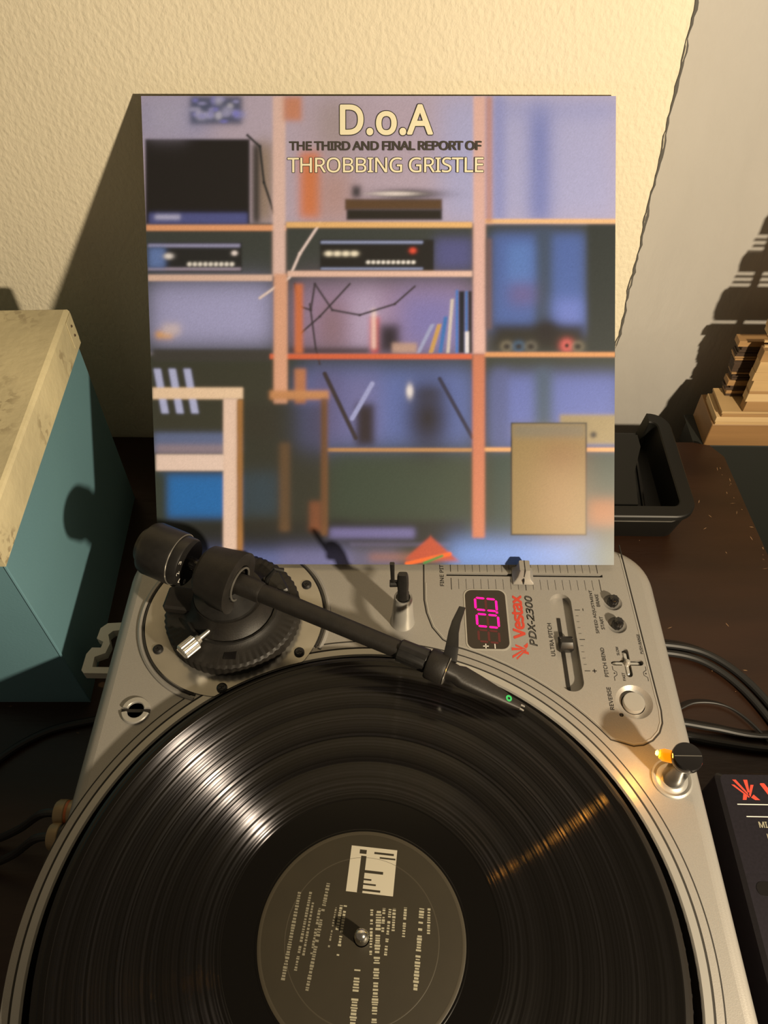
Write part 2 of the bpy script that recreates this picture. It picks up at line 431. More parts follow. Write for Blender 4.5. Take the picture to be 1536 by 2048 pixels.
def chassis():
    holes = [circ(0, 0, WELL, 160), stadium(12.37, 17.66, .71, 3.58, .69), circ(15.82, 20.6, .62), circ(15.82, 18.86, .62),
             circ(15.91, 13.45, 1.12, 40), cross(15.97, 16.12, 1.02, .21), circ(15.0, 12.6, .13, 12), [(4.9, 22.6), (15.5, 22.62), (15.5, 22.84), (4.9, 22.82)]]
    m = MB(); top = inset(OUT, .95)
    m.plate([top] + holes, 0, ZD, top_only=True)
    for h in holes[1:]:
        n = len(h); m.add([(x, y, ZD) for x, y in h] + [(x, y, ZD - .5) for x, y in h], [(j, (j + 1) % n, n + (j + 1) % n, n + j) for j in range(n)])
    rs = []
    for d, z in ((.95, ZD), (.72, ZD - .04), (.48, ZD - .14), (.26, ZD - .34), (.10, ZD - .66), (.02, ZD - 1.05), (0, ZD - 1.6), (0, -9.3), (.5, -9.7)):
        rs.append([Vector((x, y, z)) for x, y in inset(OUT, d)])
    m.rings(rs, cap0=False)
    build('chassis', m, 'silver', TT, smooth=50)
    # platter well
    m = MB(); n = 160
    m.lathe([(WELL, ZD), (WELL, -3.6), (1.0, -3.6)], n=n, cap0=False, cap1=True); build('platter_well', m, 'black_matte', TT)
    m = MB().lathe([(WELL + .02, ZD + .02), (WELL + .10, ZD + .09), (16.82, ZD + .09), (16.84, ZD + .01)], n=200, cap0=False, cap1=False); build('well_rim', m, 'silver_ring', TT)
    m = MB().lathe([(16.92, ZD + .01), (16.95, ZD + .07), (17.33, ZD + .05), (17.36, ZD + .005)], n=200, cap0=False, cap1=False, a0=0, a1=2 * pi)
    build('outer_ring', m, 'silver', TT)
    s = MB()
    s.lathe([(16.81, ZD + .012), (16.81, ZD + .05), (16.95, ZD + .05), (16.95, ZD + .012)], n=200, closed=True)
    s.lathe([(17.34, ZD + .006), (17.34, ZD + .03), (17.42, ZD + .03), (17.42, ZD + .006)], n=200, closed=True, a0=radians(-70), a1=radians(107))
    s.lathe([(17.34, ZD + .006), (17.34, ZD + .03), (17.42, ZD + .03), (17.42, ZD + .006)], n=60, closed=True, a0=radians(127), a1=radians(168))
    build('ring_seam', s, 'seam', TT, smooth=0)
    # floors of the recesses
    m = MB()
    for c, d in (((12.37, 17.66), (1.7, 7.4)), ((15.9, 16.2), (3.0, 10.2))): m.box((c[0], c[1], ZD - .56), (d[0], d[1], .14))
    build('recess_floor', m, 'silver', TT)
    m = MB().box((10.2, 22.72, ZD - .56), (10.8, .4, .14)); build('slot_floor', m, 'black_matte', TT)
    for x, y in ((-13, -16.5), (15, -16.5), (-13, 21), (15, 21)):
        m = MB().cyl((x, y, ZT), (x, y, -9.7), 2.2, 2.5, 24, bev=.2); build('foot', m, 'rubber', TT)
    # double seam around the control panel
    path = [(3.4, 25.4), (3.36, 22), (3.36, 20.6), (3.5, 19.6), (3.85, 18.5), (4.5, 17.6), (5.4, 17.05)]
    path += [(17.9 * cos(radians(a)), 17.9 * sin(radians(a))) for a in range(71, 37, -3)]
    path += [(14.75, 10.83), (15.35, 10.65), (15.95, 10.72), (16.55, 11.0), (17.05, 11.5), (17.33, 12.1), (17.42, 12.9), (17.38, 14), (17.1, 24.6), (17.08, 25.4)]
    m = MB().tube([(x, y, ZD) for x, y in path], .045, 6); build('panel_seam', m, 'seam', TT)
    m = MB().tube([(x, y, ZD - .01) for x, y in inset([(a, b) for a, b in path], .13)][1:-1], .05, 6); build('panel_edge', m, 'silver_ring', TT)
chassis()

def platter():
    p = MB().lathe([(15.0, -3.2), (15.75, -3.1), (15.78, -1.6), (15.55, -.55), (15.35, -.38), (.5, -.38)], n=160)
    o = build('platter', p, 'platter_side', TT)
    d = MB()
    for row, (z, k) in enumerate(((-1.0, 150), (-1.6, 158), (-2.2, 166), (-2.8, 174))):
        for j in range(k):
            a = 2 * pi * j / k; r = 15.72 if z < -1.3 else 15.66
            d.lathe([(.13, -.03), (.13, .015), (.09, .03)], (r * cos(a), r * sin(a), z), (cos(a), sin(a), 0), n=6)
    q = build('strobe_dots', d, 'black_gloss', o); q['kind'] = 'stuff'
    build('slipmat', MB().lathe([(14.9, -.38), (14.9, -.21), (.4, -.21)], n=96), 'slipmat', o)
    build('spindle', MB().lathe([(.35, -.3), (.35, .55), (.33, .72), (.27, .88), (.15, .98), (.03, 1.01)], (0, 0, 0), n=32), 'chrome', o)
platter()

# tonearm ------------------------------------------------------
A = Vector((-9.1, 19.0, 2.9)); B = Vector((4.2, 13.5, 2.0)); D = (B - A).normalized()
C0 = (-9.03, 19.07)
def arc_plate(cx, cy, R, rin, z0, z1):
    """disc with the part inside the platter well cut off"""
    pts = []
    for i in range(180):
        a = 2 * pi * i / 180; x = cx + R * cos(a); y = cy + R * sin(a); h = hypot(x, y)
        if h < rin: x *= rin / h; y *= rin / h
        pts.append((x, y))
    return pts
def tonearm():
    disc = arc_plate(*C0, 5.75, WELL + .04, 0, 0)
    base = build('tonearm_plate', MB().plate([disc, circ(*C0, 3.4, 60)], ZD, ZD + .14), 'plate_metal', TT, smooth=0)
    g = arc_plate(*C0, 5.93, WELL + .04, 0, 0)
    lip = MB(); n = 180
    def arcpts(R): return [(C0[0] + R * cos(2 * pi * i / 180), C0[1] + R * sin(2 * pi * i / 180)) for i in range(180)]
    keep = [i for i, (x, y) in enumerate(arcpts(6.1)) if hypot(x, y) > 17.0]
    st = [i for i in keep if (i - 1) % 180 not in keep][0]; order = [(st + k) % 180 for k in range(len(keep))]
    lip.tube([(arcpts(6.12)[i][0], arcpts(6.12)[i][1], ZD + .0) for i in order], .16, 8); build('plate_rim', lip, 'silver', TT)
    lip = MB().tube([(arcpts(5.86)[i][0], arcpts(5.86)[i][1], ZD + .06) for i in order], .075, 6); build('plate_seam', lip, 'seam', TT)
    for k in range(6):
        a = radians(30 + 60 * k - .5) ; x = C0[0] + 5.17 * cos(a); y = C0[1] + 5.17 * sin(a)
        s = MB().lathe([(.33, 0), (.33, .08), (.22, .16), (.1, .14)], (x, y, ZD + .14), n=18)
        s.box((x, y, ZD + .3), (.34, .06, .04), rz=k); s.box((x, y, ZD + .3), (.06, .34, .04), rz=k)
        build('screw', s, 'black_plastic', base)
    # height dial with knurled rim
    m = MB(); n = 240; rs = []
    for r, z, kn in ((4.35, ZD + .1, 1), (4.35, ZD + .95, 1), (4.15, ZD + 1.08, 0), (3.3, ZD + 1.15, 0), (2.9, ZD + 1.35, 0), (2.3, .35, 0), (2.2, 1.0, 0), (.5, 1.0, 0)):
        rs.append([Vector((C0[0] + (r - (.06 if kn and (j // 2) % 2 else 0)) * cos(2 * pi * j / n), C0[1] + (r - (.06 if kn and (j // 2) % 2 else 0)) * sin(2 * pi * j / n), z)) for j in range(n)])
    m.rings(rs); dial = build('height_dial', m, 'black_matte', TT, smooth=30)
    m = MB(); m.box((C0[0] - 2.6, C0[1] + .2, -.25), (3.3, 1.7, .7), rz=-.12, bev=.15)
    build('dial_wing', m, 'black_matte', dial)
    m = MB().box((C0[0] + .35, C0[1] - 3.45, ZD + 1.14), (.75, .55, .06)); build('dial_window', m, 'black_gloss', dial)
    m = MB().box((C0[0] + 1.5, C0[1] - 1.8, ZD + 1.45), (.5, .45, .5), rz=.5, bev=.05); build('stop_block', m, 'black_plastic', dial)
    m = MB()
    m.lathe([(2.55, ZD + 1.3), (2.75, ZD + 1.42), (2.75, ZD + 1.5), (2.5, ZD + 1.55)], (C0[0], C0[1], 0), n=40, a0=radians(-80), a1=radians(20), closed=True)
    build('dial_arc', m, 'black_plastic', dial)
    # anti-skate screw
    q0 = Vector((-9.9, 17.1, .1)); q1 = Vector((-11.35, 15.45, .1)); dd = (q1 - q0).normalized()
    sc = MB(); sc.cyl(q0, q0 + dd * 1.0, .13, .16, 16); sc.cyl(q0 + dd * 1.0, q0 + dd * 1.25, .28, .32, 20)
    n = 72; u = dd.orthogonal().normalized(); v = dd.cross(u); rs = []
    for h, k in ((1.25, 0), (1.32, 1), (2.3, 1), (2.38, 0)):
        rs.append([q0 + dd * h + (u * cos(2 * pi * j / n) + v * sin(2 * pi * j / n)) * ((.50 if (j // 2) % 2 else .46) if k else .42) for j in range(n)])
    sc.rings(rs); sc.box(q0 + dd * 2.40, (.1, .75, .14), rz=math.atan2(dd.y, dd.x))
    build('thumb_screw', sc, 'bright_metal', TT, smooth=25)
    # post, lift bracket
    m = MB().lathe([(2.1, .2), (2.05, 1.2), (1.5, 1.5), (1.2, 2.4)], (A.x, A.y, 0), n=40); build('pivot_post', m, 'black_plastic', TT)
    m = MB(); m.box((-6.3, 20.3, -.1), (1.3, 1.7, 1.1), rz=.5, bev=.12); m.tube([(-6.9, 20.1, .4), (-6.7, 20.3, 1.0), (-6.2, 20.6, 1.5), (-5.7, 20.7, 1.3)], .16, 8)
    m.cyl((-5.8, 19.5, .3), (-5.8, 19.5, 1.2), .18, .18, 12)
    build('lift_bracket', m, 'black_plastic', TT)
    m = MB(); P = []
    for i in range(15): t = radians(-150 + i * 12); P.append((C0[0] + 2.9 * cos(t), C0[1] + 2.9 * sin(t), ZD + 1.55))
    m.tube(P, .12, 6); build('lift_rail', m, 'black_plastic', dial)
    # arm tube
    m = MB(); m.loft([(A + D * .6, .62, .62), (A + D * 2.55, .62, .62), (A + D * 2.7, .58, .58), (A + D * 2.72, .54, .54), (A + D * 12.6, .50, .50)], D, n=24, pw=2.6)
    arm = build('tonearm', m, 'black_matte', TT, smooth=40)
    m = MB(); m.lathe([(.2, -1.25), (1.45, -1.25), (1.62, -1.05), (1.95, .95), (1.98, 1.15), (1.75, 1.2), (1.2, 1.18), (1.1, .7), (.3, .7)], A, D, n=48)
    hz = build('pivot_housing', m, 'black_matte', arm, smooth=30)
    m = MB().lathe([(1.12, 1.19), (1.12, 1.26), (1.0, 1.26), (1.0, 1.19)], A, D, n=48, closed=True); build('bearing_ring', m, 'plate_metal', arm)
    m = MB().cyl(A - D * 2.6 + Vector((0, 0, 0)), A - D * 1.2, .42, .42, 20); build('rear_shaft', m, 'black_gloss', arm)
    m = MB().lathe([(.45, -2.35), (1.5, -2.35), (1.56, -2.45), (1.56, -2.95), (1.4, -3.0)], A, D, n=64); build('weight_dial', m, 'black_plastic', arm)
    m = MB().lathe([(1.45, -2.9), (1.64, -2.98), (1.70, -3.1), (1.70, -4.9), (1.60, -5.15), (1.3, -5.25), (1.2, -5.27), (1.1, -5.6), (.9, -5.7), (.3, -5.7)], A, D, n=64)
    build('counterweight', m, 'black_plastic', arm)
    m = MB().lathe([(1.62, -2.95), (1.67, -2.985), (1.62, -3.02)], A, D, n=64, closed=True); build('weight_edge', m, 'plate_metal', arm)
    u = D.cross(Vector((0, 0, 1))).normalized(); v = u.cross(D)
    for k, ch in enumerate('0123'):
        a = radians(-50 + 34 * k); e = u * cos(a) + v * sin(a); tdir = -u * sin(a) + v * cos(a)
        c = A - D * 2.33 + e * 1.22
        text('dial_number', ch, c - tdir * .10 - e * .14, tdir, -e if False else e, .22, .3, 'white_ink', arm, lift=.0)
    # grip sleeve, collar, finger lift
    c = MB(); n = 40; uu = D.orthogonal().normalized(); vv = D.cross(uu); rs = []
    for h, r, k in ((11.6, .50, 0), (11.75, .66, 1), (13.4, .70, 1), (13.5, .6, 0)):
        rs.append([A + D * h + (uu * cos(2 * pi * j / n) + vv * sin(2 * pi * j / n)) * (r - (.06 if k and (j // 3) % 2 else 0)) for j in range(n)])
    c.rings(rs); build('arm_sleeve', c, 'black_plastic', arm, smooth=30)
    q = A + D * 14.2
    m = MB().lathe([(.6, -.75), (.84, -.7), (.90, -.6), (.92, .25), (.86, .4), (.55, .45)], q - Vector((0, 0, .12)), D, n=32); build('locking_collar', m, 'black_matte', arm)
    m = MB().lathe([(.80, .42), (.86, .45), (.80, .5), (.7, .5)], q - Vector((0, 0, .12)), D, n=32); build('collar_ring', m, 'plate_metal', arm)
    f = [(Vector((4.55, 13.75, 2.35)), .42, .12), (Vector((4.68, 14.3, 2.95)), .38, .11), (Vector((4.80, 15.2, 3.1)), .30, .10), (Vector((4.98, 15.9, 3.1)), .26, .09), (Vector((5.38, 16.95, 3.0)), .20, .09)]
    m = MB().loft(f, (f[-1][0] - f[0][0]), n=12); build('finger_lift', m, 'black_plastic', arm)
    # cartridge: long taper to the stylus
    tip = Vector((8.75, 11.92, 0)); e0 = q + D * .4; cdv = (tip + Vector((0, 0, .35)) - e0); ln = cdv.length; cdn = cdv.normalized()
    secs = [(e0, .50, .50), (e0 + cdn * .6, .46, .46), (e0 + cdn * 1.0, .62, .42), (e0 + cdn * 2.0, .55, .40), (e0 + cdn * 3.3, .42, .33), (e0 + cdn * (ln - .5), .27, .2), (e0 + cdn * (ln - .15), .20, .14)]
    m = MB().loft(secs, cdn, n=20, pw=3.5); build('cartridge', m, 'black_matte', arm)
    upn = cdn.cross(Vector((0, 0, 1))).cross(cdn).normalized()
    g = e0 + cdn * (ln - 1.0) + upn * .27
    m = MB().lathe([(.08, 0), (.08, .03), (.19, .03), (.19, 0)], g, upn, n=14, closed=True); build('green_mark', m, 'green_ink', arm)
    m = MB(); side = cdn.cross(upn)
    for sg in (-1, 1): m.loft([(e0 + cdn * (ln - .35) + side * sg * .11, .06, .09), (e0 + cdn * (ln + .12) + side * sg * .13, .045, .06)], cdn, n=8)
    m.cyl(e0 + cdn * (ln - .2), tip + Vector((-.05, .02, .10)), .05, .03, 8); m.cyl(tip + Vector((-.05, .02, .12)), tip, .04, .008, 8)
    build('stylus', m, 'bright_metal', arm)
tonearm()

def arm_rest():
    c = (1.93, 18.95)
    m = MB().lathe([(.80, ZD), (.80, ZD + .08), (.74, ZD + .25), (.57, 1.0), (.53, 1.08), (.44, 1.05), (.42, .7)], (c[0], c[1], 0), n=40)
    r = build('arm_rest', m, 'silver_ring', TT)
    m = MB().cyl((c[0], c[1], .6), (c[0], c[1], 1.5), .38, .36, 20)
    m.loft([(Vector((c[0], c[1] - .1, 1.2)), .36, .30), (Vector((c[0] - .02, c[1] - .15, 1.9)), .33, .28), (Vector((c[0] - .04, c[1] + .05, 2.5)), .36, .26), (Vector((c[0] - .05, c[1] + .1, 3.1)), .34, .22), (Vector((c[0] - .05, c[1], 3.5)), .27, .16)], (0, 0, 1), up=(0, 1, 0), n=16)
    build('rest_clip', m, 'black_plastic', r)
    m = MB(); m.cyl((c[0] - .3, c[1] + .1, 2.35), (c[0] - .85, c[1] + .1, 2.35), .22, .24, 16, bev=.04)
    m.loft([(Vector((c[0] - .65, c[1] + .1, 2.3)), .12, .11), (Vector((c[0] - .68, c[1] + .12, 3.5)), .13, .11), (Vector((c[0] - .7, c[1] + .14, 4.35)), .15, .11)], (0, 0, 1), up=(0, 1, 0), n=10)
    build('rest_lever', m, 'black_plastic', r)
arm_rest()

def small_hardware():
    x, y = -14.05, 12.38
    m = MB()
    m.lathe([(.5, ZD), (.5, ZD + .16), (.55, ZD + .2), (.8, ZD + .2), (.86, ZD + .12), (.86, ZD)], (x, y, 0), n=40, closed=True, a0=radians(12), a1=radians(168))
    m.lathe([(.5, ZD), (.5, ZD + .16), (.55, ZD + .2), (.8, ZD + .2), (.86, ZD + .12), (.86, ZD)], (x, y, 0), n=40, closed=True, a0=radians(192), a1=radians(348))
    build('adapter_post', m, 'silver_ring', TT)
    m = MB().lathe([(.5, ZD + .02), (.1, ZD + .02)], (x, y, 0), n=24); m.box((x, y, ZD + .03), (1.72, .2, .05)); build('adapter_recess', m, 'black_matte', TT)
    # rear hinge clip and phono plugs on the left side
    X = -16.9; z = -4.2
    out = [(X, 19.9), (X - 1.25, 19.8), (X - 1.65, 19.4), (X - 1.7, 18.6), (X - 1.2, 18.35), (X - 1.25, 17.9), (X - 1.85, 17.9), (X - 2.1, 17.4), (X - 2.1, 16.2), (X - 1.9, 16.0), (X, 16.0)]
    hole = [(X - .15, 19.3), (X - .75, 19.2), (X - 1.0, 18.9), (X - .72, 18.2), (X - .85, 17.5), (X - 1.5, 17.2), (X - 1.45, 16.45), (X - .15, 16.45)]
    build('hinge_clip', MB().plate([out, hole], z - .35, z + .35), 'clip_plastic', TT, smooth=0)
    for k, (y, z) in enumerate(((7.35, -4.9), (6.0, -4.9))):
        m = MB(); x0 = -16.7
        m.lathe([(.50, 0), (.50, .35), (.72, .36), (.78, .45), (.78, .85), (.70, .93), (.70, 1.02), (.78, 1.1), (.78, 1.55), (.68, 1.7), (.3, 1.75)], (x0, y, z), (-1, 0, 0), n=32)
        o = build('phono_plug', m, 'plug_tan', TT); o['label'] = ('gold coloured plug with orange bands' if k == 0 else 'gold coloured plug with dark bands')
        m = MB()
        for h in (.30, .90): m.lathe([(.725, h), (.74, h + .14), (.725, h + .2), (.6, h + .1)], (x0, y, z), (-1, 0, 0), n=32, closed=True)
        build('band', m, 'plug_orange' if k == 0 else 'rubber', o)
small_hardware()

def controls():
    T = ZD
    # fine pitch slider
    m = MB()
    for i in range(21):
        x = 5.2 + i * .5; wd = .045 if i in (0, 20) else .022
        if i == 10: wd = .05
        m.box((x, 23.35, T + .006), (wd, .8, .008)); m.box((x + .01, 21.95, T + .006), (wd, .95 if i in (0, 10, 20) else .82, .008))
    build('fine_pitch_scale', m, 'ink', TT, smooth=0)
    cx = 10.05; m = MB()
    prof = [(21.75, -.10, .78), (21.80, .14, .76), (22.05, .28, .62), (22.25, .60, .46), (22.4, 1.0, .40), (22.9, 1.05, .40), (23.1, .6, .50), (23.3, .2, .7)]
    rs = []
    for z, h in ((T + .03, 1.0), (T + .16, .97), (T + .32, .74), (T + .62, .58), (T + 1.05, .52), (T + 1.25, .48)):
        hy = .52 * h + .18; rs.append([Vector((px, py, z)) for px, py in stadium(cx, 22.62, .72 * h, hy, .08, 3)])
    m.rings(rs); s = build('fine_pitch_slider', m, 'silver', TT)
    build('slider_line', MB().box((cx, 22.62, T + 1.255), (.06, .86, .012)).box((cx, 22.18, T + .75), (.06, .10, 1.1)).box((cx, 22.02, T + .30), (.06, .24, .42)), 'ink', s)
    up = (0, 1, 0); lf = (-1, 0, 0)
    text('fine_pitch_lettering', 'FINE PITCH', (4.72, 21.75, T), up, lf, 2.35, .27, 'ink', TT, bold=.012)
    # display
    def rr(x0, x1, y0, y1, r): return stadium((x0 + x1) / 2, (y0 + y1) / 2, (x1 - x0) / 2, (y1 - y0) / 2, r, 6)
    build('display_bezel', MB().plate([rr(5.98, 8.84, 16.85, 21.52, .55)], T, T + .035), 'silver_ring', TT, smooth=0)
    dp = build('display', MB().plate([rr(6.08, 8.74, 16.95, 21.42, .48)], T, T + .055), 'display_glass', TT, smooth=0)
    def digit(xc, yc, w, h, mt, segs, nm):
        # digits read along +y, their tops point to -x
        m = MB(); t = .15; u = Vector((0, 1, 0)); v = Vector((-1, 0, 0)); c = Vector((xc, yc, T + .062))
        def bar(a, b):
            a = Vector(a); b = Vector(b); d = (b - a).normalized(); n = Vector((-d.y, d.x)); L = (b - a).length; g = .05
            pts = [a + d * g, a + d * (g + t / 2) + n * t / 2, a + d * (L - g - t / 2) + n * t / 2, a + d * (L - g), a + d * (L - g - t / 2) - n * t / 2, a + d * (g + t / 2) - n * t / 2]
            m.add([c + u * (p.x + p.y * .10) + v * p.y for p in pts], [tuple(range(6))])
        W = w / 2; H = h / 2; S7 = {'a': ((-W, H), (W, H)), 'b': ((W, H), (W, 0)), 'c': ((W, 0), (W, -H)), 'd': ((-W, -H), (W, -H)), 'e': ((-W, -H), (-W, 0)), 'f': ((-W, 0), (-W, H)), 'g': ((-W, 0), (W, 0))}
        for k in segs: bar(*S7[k])
        build(nm, m, mt, dp, smooth=0)
    digit(7.42, 20.28, .92, 1.38, 'segment_on', 'abcdef', 'lit_digit'); digit(7.46, 19.02, .92, 1.38, 'segment_on', 'abcdef', 'lit_digit')
    digit(7.42, 20.28, .92, 1.38, 'segment_off', 'g', 'unlit_segment'); digit(7.46, 19.02, .92, 1.38, 'segment_off', 'g', 'unlit_segment')
    digit(7.46, 17.85, .85, 1.3, 'segment_off', 'abcdefg', 'unlit_digit')
    build('decimal_point', MB().box((8.1, 19.66, T + .064), (.15, .15, .01)), 'segment_on', dp)
    m = MB().box((7.22, 17.13, T + .06), (.36, .06, .01)).box((7.22, 17.13, T + .06), (.06, .34, .01)).box((7.80, 17.13, T + .06), (.06, .34, .01)); build('plus_minus_marks', m, 'white_ink', dp, smooth=0)
    # maker's name and model lettering
    text('maker_name', 'Vestax', (9.84, 17.72, T), up, lf, 3.35, .80, 'red_ink', TT, bold=.035, spacing=.92)
    logo('maker_emblem', (9.9, 16.2, T), up, lf, 1.25, 1.05, 'red_ink', TT)
    text('model_lettering', 'PDX-2300', (10.52, 17.2, T), up, lf, 3.85, .50, 'ink_outline', TT, outline=.022, shear=.22, lift=.008)
    # ultra pitch
    text('ultra_pitch_lettering', 'ULTRA PITCH', (11.56, 16.5, T), up, lf, 2.42, .26, 'ink', TT, bold=.012)
    build('ultra_pitch_slot', MB().box((12.2, 17.0, T - .47), (.22, 5.2, .06)), 'black_matte', TT)
    m = MB(); rs = []
    for z, hx, hy in ((T - .45, .36, .42), (T - .05, .46, .50), (T + .12, .46, .44), (T + .36, .40, .16)): rs.append([Vector((px, py, z)) for px, py in stadium(12.33, 17.45, hx, hy, .08, 3)])
    m.rings(rs); u = build('ultra_pitch_slider', m, 'black_plastic', TT); u['label'] = 'dark grey wedge shaped slider cap'
    build('slider_line', MB().box((12.33, 17.58, T + .345), (.78, .07, .02), rot=Matrix.Rotation(-.1, 3, 'X')), 'bright_metal', u)
    m = MB()
    for i in range(11):
        y = 15.5 + i * .447; L = .34 if i in (0, 5, 10) else .18
        m.box((13.24 + L / 2, y, T + .006), (L, .045 if i in (0, 5, 10) else .022, .008))
    m.box((13.78, 20.0, T + .006), (.05, .18, .008)); m.box((13.85, 15.5, T + .006), (.06, .26, .008)); m.box((13.85, 15.5, T + .006), (.26, .06, .008))
    build('ultra_pitch_scale', m, 'ink', TT, smooth=0)
    # speed adjustment
    text('speed_adjustment_lettering', 'SPEED ADJUSTMENT', (14.62, 18.2, T), up, lf, 3.35, .24, 'ink', TT, bold=.012)
    text('start_lettering', 'START', (14.98, 18.5, T), up, lf, .98, .22, 'ink', TT, bold=.012)
    text('brake_lettering', 'BRAKE', (14.95, 20.25, T), up, lf, .98, .22, 'ink', TT, bold=.012)
    for y in (20.6, 18.86):
        m = MB().lathe([(.62, T), (.50, T - .10), (.30, T - .14)], (15.82, y, 0), n=32, cap0=False); build('knob_dimple', m, 'silver', TT)
        n = 36; rs = []
        for z, r in ((T - .3, .31), (T + .12, .37), (T + .42, .36), (T + .54, .28), (T + .58, .1)): rs.append([Vector((15.82 + (r - (.025 if (j // 2) % 2 else 0)) * cos(2 * pi * j / n), y + (r - (.025 if (j // 2) % 2 else 0)) * sin(2 * pi * j / n), z)) for j in range(n)])
        build('trim_knob', MB().rings(rs), 'black_gloss', TT)
    # pitch bend stick in its cross shaped slot
    m = MB(); rs = []
    for z, L, wd in ((T - .5, .97, .18), (T - .22, .86, .14), (T - .12, .72, .08)):
        rs.append([Vector((x, y, z)) for x, y in cross(15.97, 16.12, L, wd)])
    m.rings(rs); m.lathe([(.22, T - .3), (.20, T + .05), (.12, T + .22), (.03, T + .26)], (15.97, 16.12, 0), n=20)
    build('pitch_bend_stick', m, 'silver_ring', TT)
    text('pitch_bend_lettering', 'PITCH BEND', (14.68, 15.1, T), up, lf, 2.05, .24, 'ink', TT, bold=.012)
    text('slow_lettering', 'SLOW', (15.60, 16.62, T), up, lf, .62, .17, 'ink', TT, bold=.012)
    text('fast_lettering', 'FAST', (15.68, 14.85, T), up, lf, .55, .17, 'ink', TT, bold=.012)
    text('push_range_lettering', 'PUSH-RANGE', (17.1, 16.75, T), up, lf, 1.42, .17, 'ink', TT, bold=.012)
    for x, sg in ((15.0, 1), (17.05, -1)):
        m = MB().tube([(x, 14.85, T), (x, 15.1, T), (x + sg * .2, 15.25, T), (x + sg * .2, 15.45, T), (x, 15.6, T), (x, 15.85, T)], .022, 4)
        m.box((x + sg * .06, 15.36, T + .01), (.08, .08, .01)); build('curve_mark', m, 'ink', TT)
    text('reverse_lettering', 'REVERSE', (14.64, 12.9, T), up, lf, 1.5, .25, 'ink', TT, bold=.012)
    m = MB().lathe([(1.12, T), (1.0, T - .08), (.82, T - .22), (.72, T - .26), (.70, T - .4)], (15.91, 13.45, 0), n=48, cap0=False); build('button_dish', m, 'silver', TT)
    build('button_gap', MB().lathe([(.72, T - .3), (.64, T - .3)], (15.91, 13.45, 0), n=40), 'seam', TT)
    m = MB().lathe([(.66, T - .4), (.66, T - .04), (.62, T + .02), (.45, T + .03), (.1, T + .01)], (15.91, 13.45, 0), n=48); build('reverse_button', m, 'silver_ring', TT)
    build('indicator_lamp', MB().lathe([(.13, T - .3), (.12, T - .05), (.05, T)], (15.0, 12.6, 0), n=12), 'black_plastic', TT)
    # strobe and power tower
    cx, cy = 17.15, 8.75
    m = MB().lathe([(1.16, T), (1.14, T + .10), (1.04, T + .15), (.94, T + .10), (.88, T + .06), (.74, T + .10), (.66, T + .16), (.55, T + .16)], (cx, cy, 0), n=48); tw = build('power_tower', m, 'silver_ring', TT)
    m = MB().lathe([(.60, T + .1), (.58, .45), (.70, .70), (.80, 1.0), (.80, 1.35), (.76, 1.42), (.3, 1.43)], (cx, cy, 0), n=48); build('power_knob', m, 'black_gloss', tw)
    build('knob_line', MB().box((cx, cy, 1.435), (1.45, .04, .01)), 'plate_metal', tw)
    m = MB().lathe([(.20, 0), (.34, .08), (.34, .55), (.24, .75), (.06, .82)], (cx - .50, cy + .25, .62), (-1, .25, 0), n=20); build('strobe_lamp', m, 'amber', tw)
    build('lamp_filament', MB().lathe([(.1, 0), (.16, .07), (.1, .15)], (cx - 1.28, cy + .45, .66), (-1, .25, 0), n=12), 'amber_core', tw)
    l2 = bpy.data.lights.new('strobe_light', 'POINT'); l2.energy = .042; l2.color = (1, .42, .05); l2.shadow_soft_size = .003
    ob = bpy.data.objects.new('strobe_light', l2); C.objects.link(ob); ob.location = ((cx - 1.55) * S, (cy + .5) * S, .66 * S)
controls()

